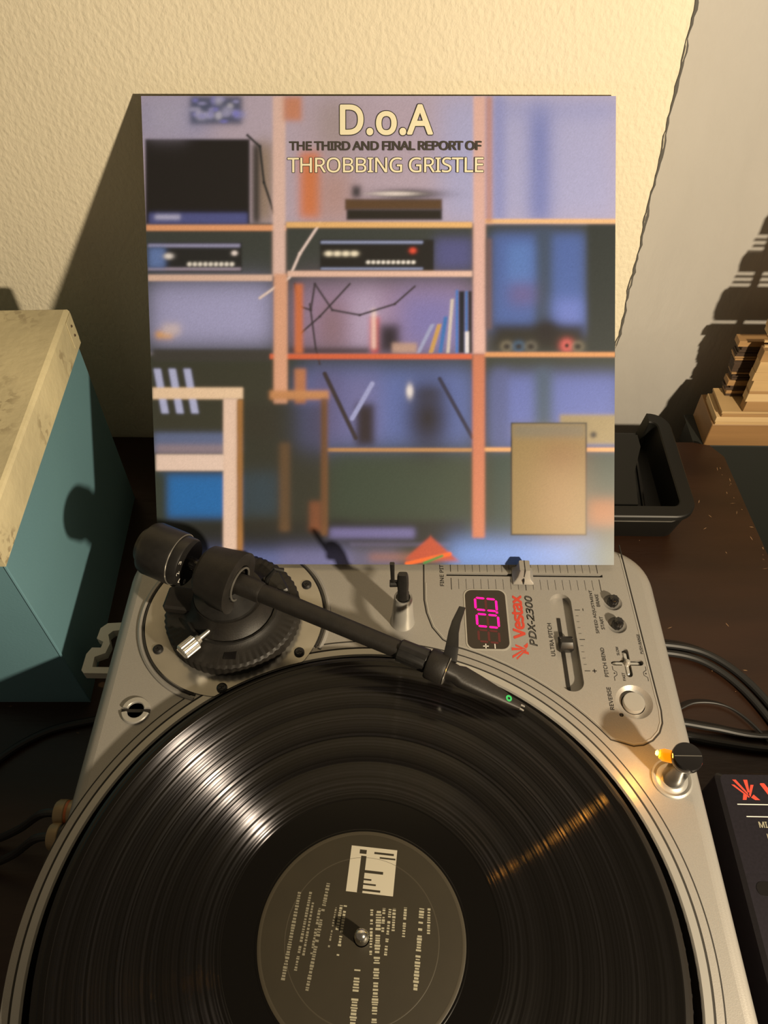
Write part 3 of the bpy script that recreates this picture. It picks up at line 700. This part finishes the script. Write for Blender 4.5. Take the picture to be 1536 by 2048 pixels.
# ------------------------------------------------------------ the record
def record():
    gaps = [(14.62, .10), (13.35, .07), (11.95, .07), (10.2, .06), (8.75, .06)]
    prof = [(.38, -.2), (15.0, -.2), (15.08, -.12), (15.08, -.06), (15.0, 0), (14.75, 0)]
    for r, wd in gaps: prof += [(r + wd, -.02), (r + wd * .5, -.026), (r - wd * .5, -.026), (r - wd, -.02)]
    prof += [(6.75, -.02), (6.7, -.04), (5.15, -.04), (5.1, -.02), (.38, -.02)]
    m = MB().lathe(prof, n=256, closed=True)
    r = build('vinyl_record', m, 'vinyl', smooth=20)
    tag(r, 'black vinyl long play record with dark printed label lying on the platter', 'record')
    sm = MB().lathe([(6.68, -.034), (5.12, -.034)], n=160, cap0=False, cap1=False); build('run_out_area', sm, 'vinyl_smooth', r)
    lb = build('paper_label', MB().lathe([(5.0, -.02), (5.0, .004), (4.86, .012), (.385, .012)], n=128, cap0=False, cap1=False), 'paper_dark', r)
    build('label_edge', MB().lathe([(5.0, .004), (4.95, .02), (4.82, .016)], n=128, cap0=False, cap1=False), 'paper_edge', lb)
    build('label_groove', MB().lathe([(3.72, .012), (3.70, .02), (3.66, .012)], n=128, cap0=False, cap1=False), 'paper_edge', lb)
    Z = .018
    # white picture block with dark marks
    u = Vector((.995, -.09, 0)); v = Vector((.09, .995, 0)); o = Vector((-.86, 2.1, Z))
    def q(a, b, c, d, z=0): p = [o + u * x + v * y + Vector((0, 0, z)) for x, y in ((a, b), (c, b), (c, d), (a, d))]; return p
    m = MB(); m.add(q(0, 0, 2.35, 2.2), [(0, 1, 2, 3)]); build('label_picture', m, 'label_white', lb, smooth=0)
    m = MB()
    for a, b, c, d in ((.55, 0, .82, 1.75), (.45, 1.85, .80, 2.05), (.82, .95, 1.75, 1.08), (.82, .38, 1.45, .46), (.82, .6, 1.2, .68), (.82, .1, 1.7, .2), (1.5, 1.7, 2.3, 1.78), (1.2, 1.9, 2.2, 2.0)):
        m.add(q(a, b, c, d, .004), [(0, 1, 2, 3)])
    build('picture_marks', m, 'paper_dark', lb, smooth=0)
    # lines of tiny print running up the label, too small to read in the photograph
    def column(p0, p1, wd, mt, seed, letters=True):
        rnd = random.Random(seed); p0 = Vector((*p0, Z)); p1 = Vector((*p1, Z)); d = (p1 - p0).normalized(); n = Vector((-d.y, d.x, 0)); L = (p1 - p0).length; t = 0; m = MB()
        while t < L:
            l = rnd.uniform(.05, .11) if letters else rnd.uniform(.07, .16); k = wd / 2 * rnd.uniform(.7, 1)
            if rnd.random() > .14: a = p0 + d * t; b = p0 + d * min(t + l, L); m.add([a - n * k, b - n * k, b + n * k, a + n * k], [(0, 1, 2, 3)])
            t += l + rnd.uniform(.025, .06)
        build('label_lines', m, mt, lb, smooth=0)
    PX = [((-3.6, -1.8), (-3.15, 2.05), .20), ((-3.05, -1.4), (-2.6, 2.05), .15), ((-2.75, -.9), (-2.45, 1.55), .13), ((-2.35, -.7), (-2.1, 1.3), .14), ((-2.45, -2.2), (-1.75, 2.45), .20),
          ((-1.55, -.4), (-1.3, 1.35), .10), ((-1.2, .35), (-1.05, 1.45), .16), ((-1.1, -.75), (-.85, 1.45), .16), ((.45, -.8), (.45, 1.3), .15), ((.65, -4.6), (.8, 1.3), .30), ((-.35, -4.6), (-.15, -1.3), .34),
          ((1.0, .3), (1.05, 1.35), .15), ((1.15, -.7), (1.35, 1.35), .16), ((1.5, .35), (1.55, 1.35), .17), ((2.0, .1), (2.1, 1.4), .16), ((2.55, -2.1), (2.9, 1.4), .26), ((3.2, .25), (3.25, 1.4), .17)]
    for i, (a, b, wd) in enumerate(PX): column(a, b, wd, 'label_print' if i not in (0, 1, 2, 3, 4, 5) else 'label_print_dim', i)
record()

# ------------------------------------------------------------ record sleeve leaning against the wall
def sleeve():
    Wd = 31.2; th = .28
    BL, BR, TR, TL = [Vector(q) for q in ((-14.79, 23.053, -1.4), (16.317, 23.421, -1.4), (15.604, 45.9, 19.996), (-15.665, 45.4, 20.118))]
    a2 = (BR - BL).normalized(); n2 = a2.cross(TL - BL).normalized(); u2 = n2.cross(a2)
    def pt(u, v, d=0): return BL * (1 - u) * v + BR * u * v + TR * u * (1 - v) + TL * (1 - u) * (1 - v) + n2 * d
    m = MB(); m.add([pt(u, v, d) for d in (-th, -.01) for u, v in ((0, 1), (1, 1), (1, 0), (0, 0))], [(3, 2, 1, 0), (4, 5, 6, 7), (0, 1, 5, 4), (1, 2, 6, 5), (2, 3, 7, 6), (3, 0, 4, 7)])
    sl = build('record_sleeve', m, 'sleeve_board', smooth=0)
    tag(sl, 'square colour printed record sleeve leaning against the cream wall behind the turntable', 'record sleeve')
    # an inner edge peeping out on top
    m = MB(); m.add([pt(u, v, d) for d in (-th - .12, -th) for u, v in ((.01, .99), (1.0, .99), (.995, -.004), (.02, -.002))], [(3, 2, 1, 0), (4, 5, 6, 7), (0, 1, 5, 4), (1, 2, 6, 5), (2, 3, 7, 6), (3, 0, 4, 7)])
    build('back_panel', m, 'sleeve_board', sl, smooth=0)
    # printed picture: soft colour areas of a room with shelves, as vertex colours on a fine grid
    N = 440; yy, xx = np.mgrid[0:N, 0:N] / (N - 1)
    img = np.zeros((N, N, 3))
    Y = 192 + yy * 938; lft = 282 + 35 * yy; rgt = 1232 - 4 * yy; X = lft + (rgt - lft) * xx       # photo-like print units
    rg = np.random.RandomState(3)
    def rgb(c): return np.array(lin([k / 255 for k in c]))
    def blend(mask, c): img[:] = img * (1 - mask[..., None]) + rgb(c) * mask[..., None]
    def ss(d, s): return 1 / (1 + np.exp(-np.clip(d / max(s, .3), -40, 40)))
    def R(x0, y0, x1, y1, c, s=.8, a=1, sk=0):
        x = X - sk * (Y - y0); blend(a * ss(x - x0, s) * ss(x1 - x, s) * ss(Y - y0, s) * ss(y1 - Y, s), c)
    def E(cx, cy, rx, ry, c, s=.06, a=1): blend(a * ss(1 - np.hypot((X - cx) / rx, (Y - cy) / ry), s), c)
    def Ln(x0, y0, x1, y1, wd, c, s=.8):
        dx, dy = x1 - x0, y1 - y0; L2 = dx * dx + dy * dy; t = np.clip(((X - x0) * dx + (Y - y0) * dy) / L2, 0, 1)
        blend(ss(wd / 2 - np.hypot(X - x0 - t * dx, Y - y0 - t * dy), s), c)
    img[:] = rgb((178, 165, 172))
    R(270, 190, 420, 280, (150, 150, 175), 15); R(590, 190, 960, 450, (176, 160, 165), 12); R(880, 190, 1240, 440, (165, 165, 190), 14)
    R(1060, 210, 1100, 440, (112, 122, 170), 9); R(985, 190, 1010, 440, (135, 140, 180), 6); R(1000, 200, 1240, 235, (140, 145, 182), 10, .6)
    R(640, 200, 700, 300, (150, 135, 120), 14, .8); R(600, 300, 640, 430, (205, 120, 70), 5); R(510, 280, 548, 440, (140, 120, 90), 8); R(640, 330, 700, 440, (170, 120, 75), 14, .6)
    R(282, 440, 1240, 700, (62, 66, 58), 2)                                          # second and third shelf depth
    R(300, 560, 545, 680, (160, 160, 190), 12); R(590, 560, 945, 695, (150, 128, 150), 14); R(700, 575, 760, 690, (178, 165, 185), 12, .8); R(800, 580, 930, 690, (110, 112, 165), 14, .8); R(640, 600, 690, 690, (120, 92, 78), 12, .7)
    R(985, 460, 1170, 660, (78, 100, 150), 6); R(1070, 450, 1105, 660, (64, 76, 88), 5); R(1015, 480, 1065, 560, (88, 120, 172), 6, .9); R(1110, 590, 1165, 655, (110, 125, 185), 8, .9); R(1020, 560, 1070, 600, (112, 92, 125), 8, .7); R(1175, 440, 1240, 700, (52, 56, 50), 3)
    R(870, 470, 945, 530, (86, 88, 130), 6, .9)
    R(282, 700, 1240, 1140, (58, 62, 48), 2)
    R(300, 715, 560, 870, (60, 60, 46), 6); R(600, 730, 945, 890, (92, 108, 158), 12); R(620, 735, 690, 885, (98, 84, 104), 12, .7); R(690, 740, 760, 880, (120, 110, 140), 12, .6)
    R(985, 740, 1240, 890, (98, 110, 162), 8); R(1070, 730, 1105, 900, (70, 86, 96), 6); R(985, 730, 1018, 890, (84, 92, 126), 5, .8)
    R(320, 945, 480, 1035, (44, 108, 166), 5); R(490, 940, 560, 1030, (60, 100, 120), 8, .6); R(300, 940, 335, 1050, (56, 62, 48), 4)
    R(660, 900, 945, 1040, (60, 70, 54), 12); R(985, 900, 1240, 1060, (48, 66, 58), 8); R(1175, 995, 1240, 1050, (150, 92, 50), 7)
    R(282, 1040, 700, 1110, (46, 46, 38), 5); R(660, 1040, 930, 1095, (48, 48, 42), 4); R(660, 1055, 830, 1075, (120, 115, 160), 3, .8); R(700, 1085, 900, 1092, (95, 90, 110), 2, .7)
    R(282, 1105, 700, 1140, (104, 116, 165), 9); R(560, 1100, 800, 1140, (118, 112, 140), 9, .7); R(900, 1080, 1190, 1140, (112, 146, 205), 12); R(1150, 1090, 1240, 1128, (80, 98, 90), 14); R(740, 1108, 880, 1122, (150, 105, 85), 4, .8)
    m_ = ss((Y - 1072) - abs(X - 862) * .9, 2) * ss(1122 - Y, 2); blend(m_ * ss(X - 812, 3), (176, 78, 50)); Ln(815, 1128, 900, 1108, 8, (222, 100, 40)); Ln(850, 1126, 885, 1112, 5, (60, 130, 60))
    # equipment as plain blocks
    R(290, 275, 500, 442, (38, 35, 31), 1.2); R(505, 285, 520, 440, (40, 40, 32), 3); R(298, 420, 495, 441, (86, 92, 140), 2, .9); R(310, 424, 360, 432, (190, 190, 210), 2, .9); R(298, 196, 372, 268, (178, 172, 184), 8, .6)
    R(380, 192, 485, 247, (60, 72, 95), 3, .9)
    for i in range(26): E(384 + rg.rand() * 98, 197 + rg.rand() * 46, 4 + 7 * rg.rand(), 3 + 5 * rg.rand(), (120 + 70 * rg.rand(),) * 2 + (190,), .3, .7)
    R(690, 392, 885, 414, (92, 70, 46), 1.2); R(693, 412, 885, 434, (46, 42, 34), 1.2); E(815, 383, 62, 9, (48, 46, 46), .1); E(790, 382, 40, 4, (215, 205, 190), .2); R(704, 366, 722, 390, (44, 44, 44), 3)
    R(296, 478, 484, 536, (42, 42, 38), 1.2); R(296, 481, 480, 487, (150, 150, 175), 1.2); R(296, 528, 482, 533, (160, 150, 160), 1.2); R(297, 488, 330, 528, (100, 125, 170), 3)
    R(640, 472, 868, 538, (40, 38, 33), 1.2); R(642, 475, 846, 480, (140, 150, 175), 1); R(642, 528, 846, 532, (140, 150, 175), 1)
    for i in range(9): E(379 + i * 10.6, 521, 4, 3.6, (225, 220, 200), .2)
    for i in range(4): E(658 + i * 17, 500, 7, 4.5, (235, 225, 190), .15)
    for i in range(10): E(737 + i * 10, 517, 3.6, 3, (225, 220, 200), .2)
    E(826, 494, 6, 5, (215, 80, 55), .2); E(337, 505, 8, 5, (225, 220, 205), .2); E(469, 499, 5, 4, (230, 220, 205), .2)
    R(985, 640, 1170, 692, (48, 46, 38), 5); E(1095, 655, 22, 22, (42, 38, 36), .1)
    E(1134, 683, 12, 12, (205, 98, 88), .08); E(1134, 683, 4, 4, (40, 30, 30), .2)
    for cx, c in ((1014, (150, 140, 110)), (1038, (80, 120, 150)), (1062, (130, 125, 105)), (1156, (150, 140, 110))): E(cx, 685, 10, 9, c, .12, .8); E(cx, 685, 7.5, 6.5, (46, 42, 38), .12)
    for i, (x0, x1, yt, c, sk) in enumerate(((862, 870, 640, (150, 155, 180), -.5), (875, 884, 640, (190, 150, 80), -.3), (888, 896, 625, (60, 110, 165), -.15), (902, 908, 590, (200, 190, 170), -.08), (912, 917, 572, (62, 116, 180), 0), (918, 930, 574, (34, 36, 40), 0), (931, 936, 574, (60, 110, 165), 0), (937, 945, 574, (36, 34, 34), 0))): R(x0, yt, x1, 698, c, 1, sk=sk)
    R(931, 655, 938, 698, (220, 215, 205), 1)
    R(742, 625, 758, 698, (196, 60, 50), 3); R(758, 640, 800, 698, (44, 38, 40), 5); R(785, 678, 834, 698, (175, 145, 125), 2); R(744, 610, 752, 690, (235, 215, 195), 2, .8)
    E(856, 830, 40, 62, (42, 37, 33), .04); R(830, 768, 884, 790, (48, 44, 42), 8); E(820, 775, 6, 12, (215, 210, 200), .2); R(712, 800, 750, 886, (52, 44, 42), 4)
    Ln(650, 740, 712, 870, 9, (60, 52, 50)); Ln(745, 760, 705, 830, 9, (150, 155, 190)); Ln(880, 750, 945, 868, 8, (50, 50, 66))
    R(305, 690, 545, 715, (64, 62, 54), 2); R(312, 655, 345, 668, (220, 160, 60), 3); R(325, 640, 360, 662, (200, 185, 180), 4); R(575, 688, 740, 700, (70, 56, 56), 3)
    R(1120, 822, 1240, 882, (148, 132, 92), 2); E(1187, 863, 6, 6, (52, 50, 46), .15)
    # cables
    for P in (((590, 560), (600, 605), (622, 612), (630, 560)), ((630, 560), (665, 612), (720, 622), (790, 600), (830, 565)), ((700, 560), (640, 625), (600, 660)), ((620, 600), (632, 690), (640, 720))):
        for a, b in zip(P, P[1:]): Ln(*a, *b, 4, (66, 58, 60))
    for P in (((580, 545), (600, 500), (640, 440)), ((578, 548), (520, 588))):
        for a, b in zip(P, P[1:]): Ln(*a, *b, 5, (214, 196, 180))
    for a, b in zip(((495, 268), (520, 290), (528, 360), (545, 410)), ((520, 290), (528, 360), (545, 410), (548, 420))): Ln(*a, *b, 5, (50, 50, 46))
    # shelves and posts
    for x0, x1, y, c, h in ((292, 572, 449, (224, 160, 110), 11), (572, 945, 443, (224, 178, 110), 11), (968, 1240, 436, (224, 180, 122), 9), (296, 545, 548, (214, 182, 156), 12), (575, 945, 540, (220, 184, 158), 11),
                            (540, 945, 705, (204, 100, 62), 10), (968, 1240, 701, (206, 146, 90), 9), (655, 945, 894, (176, 132, 80), 7), (968, 1240, 893, (214, 160, 100), 8)): R(x0, y - h / 2, x1, y + h / 2, c, 1)
    R(546, 192, 571, 545, (216, 184, 164), 1.5); R(548, 540, 575, 800, (212, 160, 124), 1.5); R(567, 192, 604, 240, (196, 128, 86), 3, .9); R(590, 560, 606, 700, (196, 112, 66), 2); R(590, 730, 612, 800, (176, 118, 78), 2)
    R(947, 192, 971, 700, (212, 172, 152), 1.5); R(946, 700, 970, 1074, (190, 118, 84), 1.5); R(972, 192, 985, 440, (186, 132, 100), 2, .8); R(972, 470, 984, 650, (120, 92, 80), 2, .7)
    # plain garden bench and folded cloth
    for x in (307, 337, 367): R(x, 730, x + 14, 820, (172, 178, 205), 1.2, sk=.18)
    R(308, 860, 480, 900, (96, 108, 136), 3); R(312, 884, 478, 902, (150, 132, 130), 3, .8)
    R(305, 768, 486, 791, (228, 200, 160), 1.2); R(312, 904, 450, 937, (226, 202, 178), 1.2); R(447, 790, 476, 1140, (226, 198, 170), 1.2); R(474, 792, 486, 1140, (170, 122, 66), 1.5); R(540, 774, 658, 792, (190, 136, 86), 2); R(642, 790, 656, 1070, (120, 84, 50), 2); R(560, 880, 580, 1060, (140, 104, 62), 3, .8); R(620, 1000, 642, 1060, (176, 104, 60), 3, .8)
    R(486, 800, 650, 1060, (54, 50, 40), 6, .55)
    # small inset panel, left plain
    R(1022, 838, 1174, 1069, (26, 24, 22), .7); R(1025, 841, 1171, 1066, (134, 112, 66), .7); R(1025, 841, 1171, 868, (110, 106, 88), 4, .8); R(1090, 880, 1168, 930, (120, 66, 40), 14, .45); R(1080, 930, 1168, 1066, (178, 140, 100), 22, .5)
    img *= (1 + rg.normal(0, .03, (N, N, 1)))
    ref = np.array(lin((250 / 255, 238 / 255, 196 / 255))) * 1.10
    img = np.clip(img * np.array((1.0, .99, .90)) / ref, .004, 1)
    U_ = xx[..., None]; V_ = yy[..., None]
    V = (np.array(BL) * (1 - U_) * V_ + np.array(BR) * U_ * V_ + np.array(TR) * U_ * (1 - V_) + np.array(TL) * (1 - U_) * (1 - V_)).reshape(-1, 3) * S
    idx = np.arange(N * N).reshape(N, N)
    F = np.stack([idx[1:, :-1], idx[1:, 1:], idx[:-1, 1:], idx[:-1, :-1]], -1).reshape(-1, 4)
    me = bpy.data.meshes.new('printed_picture'); me.from_pydata(V.tolist(), [], F.tolist())
    at = me.color_attributes.new('print', 'FLOAT_COLOR', 'POINT')
    at.data.foreach_set('color', np.concatenate([img.reshape(-1, 3), np.ones((N * N, 1))], 1).astype(np.float32).ravel())
    mt = bpy.data.materials.new('printed_card'); mt.use_nodes = True; nt = mt.node_tree; p = nt.nodes['Principled BSDF']
    a = nt.nodes.new('ShaderNodeAttribute'); a.attribute_name = 'print'; nt.links.new(a.outputs['Color'], p.inputs['Base Color'])
    p.inputs['Roughness'].default_value = .38; p.inputs['Specular IOR Level'].default_value = .4
    me.materials.append(mt); o = bpy.data.objects.new('printed_picture', me); C.objects.link(o); o.parent = sl
    # lettering, its place given in centimetres from the top left corner
    def tx(nm, s, x0, x1, yb, h, mt_, out=None, **k):
        o_ = pt(x0 / Wd, yb / Wd)
        bb = dict(spacing=k.get('spacing', 1), bold=k.get('bold', 0))
        text(nm, s, o_, a2, u2, x1 - x0, h, mt_, sl, lift=.020, bbox_of=bb, **k)
        if out:
            k2 = dict(k); k2['bold'] = k.get('bold', 0) + out; text(nm + '_outline', s, o_, a2, u2, x1 - x0, h, 'ink', sl, lift=.008, bbox_of=bb, **k2)
    sc = 31.4 / 950
    tx('title', 'D.o.A', (677 - 283) * sc, (863 - 283) * sc, (269 - 192) * sc, 60 * sc, 'cream_ink', .018, bold=.022)
    tx('subtitle', 'THE THIRD AND FINAL REPORT OF', (577 - 285) * sc, (962 - 285) * sc, (299 - 192) * sc, 18.5 * sc, 'ink_outline', bold=.03, spacing=.92)
    tx('band_name', 'THROBBING GRISTLE', (574 - 286) * sc, (966 - 286) * sc, (342 - 192) * sc, 29.5 * sc, 'cream_ink', .022, bold=.005, spacing=.95)
sleeve()

# ------------------------------------------------------------ blue box with cream lid
def box():
    b = empty('storage_box', (-32, 28, ZT)); tag(b, 'teal blue metal box with scuffed cream lid left of the turntable', 'box')
    nr = (-21.26, 18.0); fr = (-22.45, 38.3); fl = (-46, 37.6); nl = (-45, 17.6)
    body = [nr, fr, fl, nl][::-1]
    build('body', MB().plate([body], ZT, 6.2), 'box_blue', b, smooth=0)
    lid = inset([nl, (nr[0] + .08, nr[1] - .08), (fr[0] + .08, fr[1] + .1), fl], -.12)
    m = MB(); rs = []
    for d, z in ((0, 5.35), (0, 8.15), (.08, 8.35), (.25, 8.45)): rs.append([Vector((x, y, z)) for x, y in inset([nl, (nr[0] + .22, nr[1] - .2), (fr[0] + .22, fr[1] + .15), fl], d)])
    m.rings(rs); build('lid', m, 'lid_cream', b, smooth=0)
    # corner plates and the seam of the body
    d = Vector((fr[0] - nr[0], fr[1] - nr[1], 0)).normalized()
    q = Vector((fr[0] + .24, fr[1] + .15, 0)) - d * .75
    m = MB().box((q.x + .02, q.y, 7.0), (.06, 1.3, 2.2), rz=math.atan2(d.y, d.x) - pi / 2, bev=.02); build('corner_plate', m, 'lid_cream', b)
    m = MB().cyl((q.x + .03, q.y, 6.6), (q.x + .12, q.y, 6.6), .12, .08, 10); m.cyl((q.x + .03, q.y, 7.4), (q.x + .12, q.y, 7.4), .12, .08, 10); build('rivet', m, 'dark_spacer', b)
    m = MB().tube([(nr[0] + .01, nr[1] - .01, ZT + .1), (nr[0] + .01, nr[1] - .01, 5.3)], .09, 6); build('corner_seam', m, 'box_blue', b)
box()

# ------------------------------------------------------------ black tray behind the sleeve
def tray():
    t = empty('tray', (5, 39, ZT)); tag(t, 'black plastic tray with raised rim behind the record sleeve', 'tray')
    x0, x1, y0, y1 = -15.5, 26.5, 33.3, 45.9; top = -8.0
    def rrect(d, rr=1.9):
        return stadium((x0 + x1) / 2, (y0 + y1) / 2, (x1 - x0) / 2 - d, (y1 - y0) / 2 - d, max(.4, rr - d), 8)
    m = MB(); rs = []
    for d, z in ((1.1, ZT + .02), (.9, ZT + .3), (.25, top - .6), (.0, top - .5), (0, top - .1), (.1, top), (1.15, top), (1.25, top - .1), (1.6, ZT + .9)):
        rs.append([Vector((x, y, z)) for x, y in rrect(d)])
    def dense(r):
        out = []
        for i, p in enumerate(r):
            q = r[(i + 1) % len(r)]; out.append(p); L = (q - p).length
            if L > 3:
                for k in (.4, .8, 1.6): out.append(p + (q - p) * (k / L))
                for k in (1.6, .8, .4): out.append(p + (q - p) * (1 - k / L))
        return out
    rs = [dense(r) for r in rs]
    m.rings(rs, cap0=True, cap1=True)
    # the back wall is cut low: press the back rim down
    m.v = [(x, y, (z if y < 44.0 or x > 24.3 or z < ZT + 1.5 else ZT + 1.4 + (z - top) * .1)) for x, y, z in m.v]
    build('tray_body', m, 'tray_black', t, smooth=30)
    m = MB().plate([[(-13.5, 34.7), (21.7, 34.7), (22.1, 38.4), (23.2, 41.5), (23.2, 43.0), (-13.5, 43.0)]], ZT + .9, top - .05); build('raised_platform', m, 'tray_black', t, smooth=0)
    m = MB()
    m.tube([(23.15, 34.9, ZT + 1.0), (23.95, 44.2, ZT + 1.0)], .16, 8)
    build('floor_ridge', m, 'black_plastic', t)
    m = MB().tube([(x0 + 1, y0 - .02, top - .58), (x1 - 2.2, y0 - .02, top - .58), (x1 - .9, y0 + .45, top - .58), (x1 - .15, y0 + 1.6, top - .58)], .05, 6); build('rim_edge', m, 'plate_metal', t)
tray()

# ------------------------------------------------------------ mixer, lower right
def mixer():
    t = empty('mixer', (33, -2, ZT)); tag(t, 'black audio mixer with red emblem, right of the turntable', 'mixer')
    x0, x1, y0, y1, z = 21.45, 46.0, -16.0, 11.0, -6.0
    m = MB(); rs = []
    for d, zz in ((.3, ZT + .5), (0, ZT + 1.0), (0, z - .25), (.22, z)): rs.append([Vector((x, y, zz)) for x, y in stadium((x0 + x1) / 2, (y0 + y1) / 2, (x1 - x0) / 2 - d, (y1 - y0) / 2 - d, .35, 3)])
    m.rings(rs); build('case', m, 'mixer_black', t)
    for fx in (23.5, 44):
        for fy in (-14, 9): build('foot', MB().cyl((fx, fy, ZT), (fx, fy, ZT + .55), .9, 1.0, 20), 'rubber', t)
    rt = (1, 0, 0); up = (0, 1, 0)
    logo('maker_emblem', (22.25, 9.2, z), rt, up, 1.5, 1.25, 'red_ink', t)
    text('maker_name', 'Vestax', (24.0, 9.2, z), rt, up, 5.2, 1.05, 'red_ink', t, bold=.035, spacing=.92)
    build('printed_line', MB().box((30.3, 8.93, z + .008), (16, .05, .01)), 'white_ink', t); build('printed_line', MB().box((30.6, 8.2, z + .008), (15.9, .05, .01)), 'white_ink', t)
    text('mixer_lettering', 'MI', (23.25, 7.55, z), rt, up, .5, .36, 'label_print', t, bold=.02)
    text('mixer_lettering', 'L', (23.55, 6.85, z), rt, up, .2, .36, 'label_print', t)
    build('fader_slot', MB().plate([stadium(25.3, 4.15, 3.2, .38, .36)], z - .05, z + .03), 'black_gloss', t, smooth=0)
mixer()

# ------------------------------------------------------------ stack of wooden slats on its block, far right
def slats():
    t = empty('slat_stack', (40, 48, -13.3)); tag(t, 'stack of thin pale wooden slats on a wooden block beside grey board', 'wooden slats')
    y0 = 46.8
    build('base_block', MB().box((41.7, y0 + 2.2, -11.7), (20.2, 4.4, 2.8), bev=.06), 'light_wood', t)
    rnd = random.Random(11); meshes = {}
    def slat(x, z, L, h, dep, mt, y=y0, rz=0):
        o = build('slat', MB().box((x + L / 2, y + dep / 2, z + h / 2), (L, dep, h), rz=rz, bev=.02), mt, t, smooth=0); return o
    z = -10.28
    for h, mt, x in ((.3, 'slat_wood', 31.8), (.6, 'slat_wood_pale', 31.7), (.35, 'slat_wood_brown', 32.1), (.25, 'slat_wood', 32.0)):
        slat(x, z, 18, h, 3.4, mt, rz=0); z += h + .05
    zb = z
    def edge(q): return (33.75 - .09 * (q + 8)) if q < 1 else 32.95 + .16 * (q - 1)
    while z < 12.5:
        # a solid run, then a few thin ones with gaps that let the lamp through
        for k in range(rnd.choice((2, 3, 4))):
            h = rnd.choice((.22, .3, .45, .9, 1.2)); slat(edge(z) + rnd.uniform(-.12, .12), z, 16, h, .9, rnd.choice(('slat_wood', 'slat_wood_pale', 'slat_wood', 'slat_wood_brown'))); z += h + .03
        if z > -3.5:
            for k in range(rnd.choice((3, 4))):
                z += .34; slat(edge(z) + rnd.uniform(-.1, .15), z, 16, .2, .22, rnd.choice(('slat_wood', 'slat_wood_pale'))); z += .2
            z += .03
    for x, lean in ((35.4, -1.5), (39.5, 1.0), (44, 0)):
        build('spacer', MB().box((x, y0 + .5, (zb + 12) / 2), (.55, .9, 12 - zb), rot=Matrix.Rotation(radians(lean), 3, 'Y')), 'dark_spacer', t)
    z = zb
    while z < -2.6:
        h = rnd.choice((.18, .25, .35, .6)); xl = 33.0 - .10 * (z + 11) + rnd.uniform(-.15, .3)
        slat(xl, z, rnd.uniform(5, 9), h, 1.1, rnd.choice(('slat_wood_brown', 'dark_spacer', 'dark_spacer')), y=y0 + 2.2)
        z += h + rnd.choice((.0, .03, .1))
    c = empty('side_cabinet', (45, 48, -78)); tag(c, 'dark green black cabinet beyond the table corner, carrying the slats', 'cabinet')
    build('cabinet_body', MB().box((48, 48.9, -45.6), (34, 4.0, 64.8), bev=.1), 'cabinet_dark', c); build('cabinet_top', MB().box((48, 49.0, -13.15), (34.6, 4.4, .1), bev=.02), 'cabinet_dark', c)
slats()

# ------------------------------------------------------------ cables on the table
def cable(label, pts, r, group=None, nm='cable'):
    P = [Vector(p) for p in pts]; out = []
    for i in range(len(P) - 1):
        p0, p1, p2, p3 = P[max(i - 1, 0)], P[i], P[i + 1], P[min(i + 2, len(P) - 1)]
        for k in range(8):
            t = k / 8; out.append(.5 * ((2 * p1) + (p2 - p0) * t + (2 * p0 - 5 * p1 + 4 * p2 - p3) * t * t + (3 * p1 - p0 - 3 * p2 + p3) * t ** 3))
    out.append(P[-1]); o = build(nm, MB().tube(out, r, 10), 'rubber'); tag(o, label, 'cable'); return o
z = ZT + .3
cable('thick black cable curving right of the turntable, upper of the parallel pair', [(17.0, 22.6, z), (20.5, 23.3, z), (23.2, 23.3, z), (25.6, 22.6, z), (27.6, 20.9, z), (29.2, 18.3, z), (30.6, 14.5, z), (31.5, 12, z)], .29)
cable('thick black cable curving right of the turntable, lower of the parallel pair', [(17.0, 22.0, z), (20.5, 22.6, z), (23.0, 22.6, z), (25.2, 21.9, z), (27.1, 20.2, z), (28.6, 17.7, z), (30.0, 14.0, z), (30.9, 12, z)], .27)
cable('thin black wire looping out from the turntable above the flat cable bundle', [(18, 16.6, z), (21.5, 17.5, z), (23.8, 18.5, z), (26.2, 18.1, z), (28.0, 16.0, z), (28.6, 13.6, z - .1), (29.4, 11.6, z - .1)], .09)
cable('black cable lying flat towards the mixer, nearest the turntable lamp', [(18, 15.4, z), (21.6, 15.9, z), (24.5, 15.4, z), (28.5, 14.9, z), (34, 15.2, z)], .30)
cable('black cable lying flat just behind the one nearest the turntable lamp', [(18, 16.3, z), (21.5, 16.9, z), (24.5, 16.5, z), (28.2, 15.9, z), (34, 16.6, z)], .24)
cable('black cable on the table in front of the blue box', [(-17.5, 16.9, z), (-20.5, 16.4, z), (-23.8, 15.4, z), (-26.6, 13.2, z), (-29.5, 9.0, z), (-33, 6, z)], .28)
cable('black signal lead running left from the orange banded plug', [(-18.3, 7.35, -4.9), (-19.5, 7.4, -5.3), (-22, 7.5, -8.4), (-25, 7.6, -11.2), (-28, 7.4, z), (-34, 7.0, z)], .25)
cable('black signal lead running left from the dark banded plug', [(-18.3, 6.0, -4.9), (-19.5, 6.0, -5.4), (-22, 6.0, -8.6), (-25, 6.0, -11.3), (-28, 5.6, z), (-34, 5.2, z)], .25)
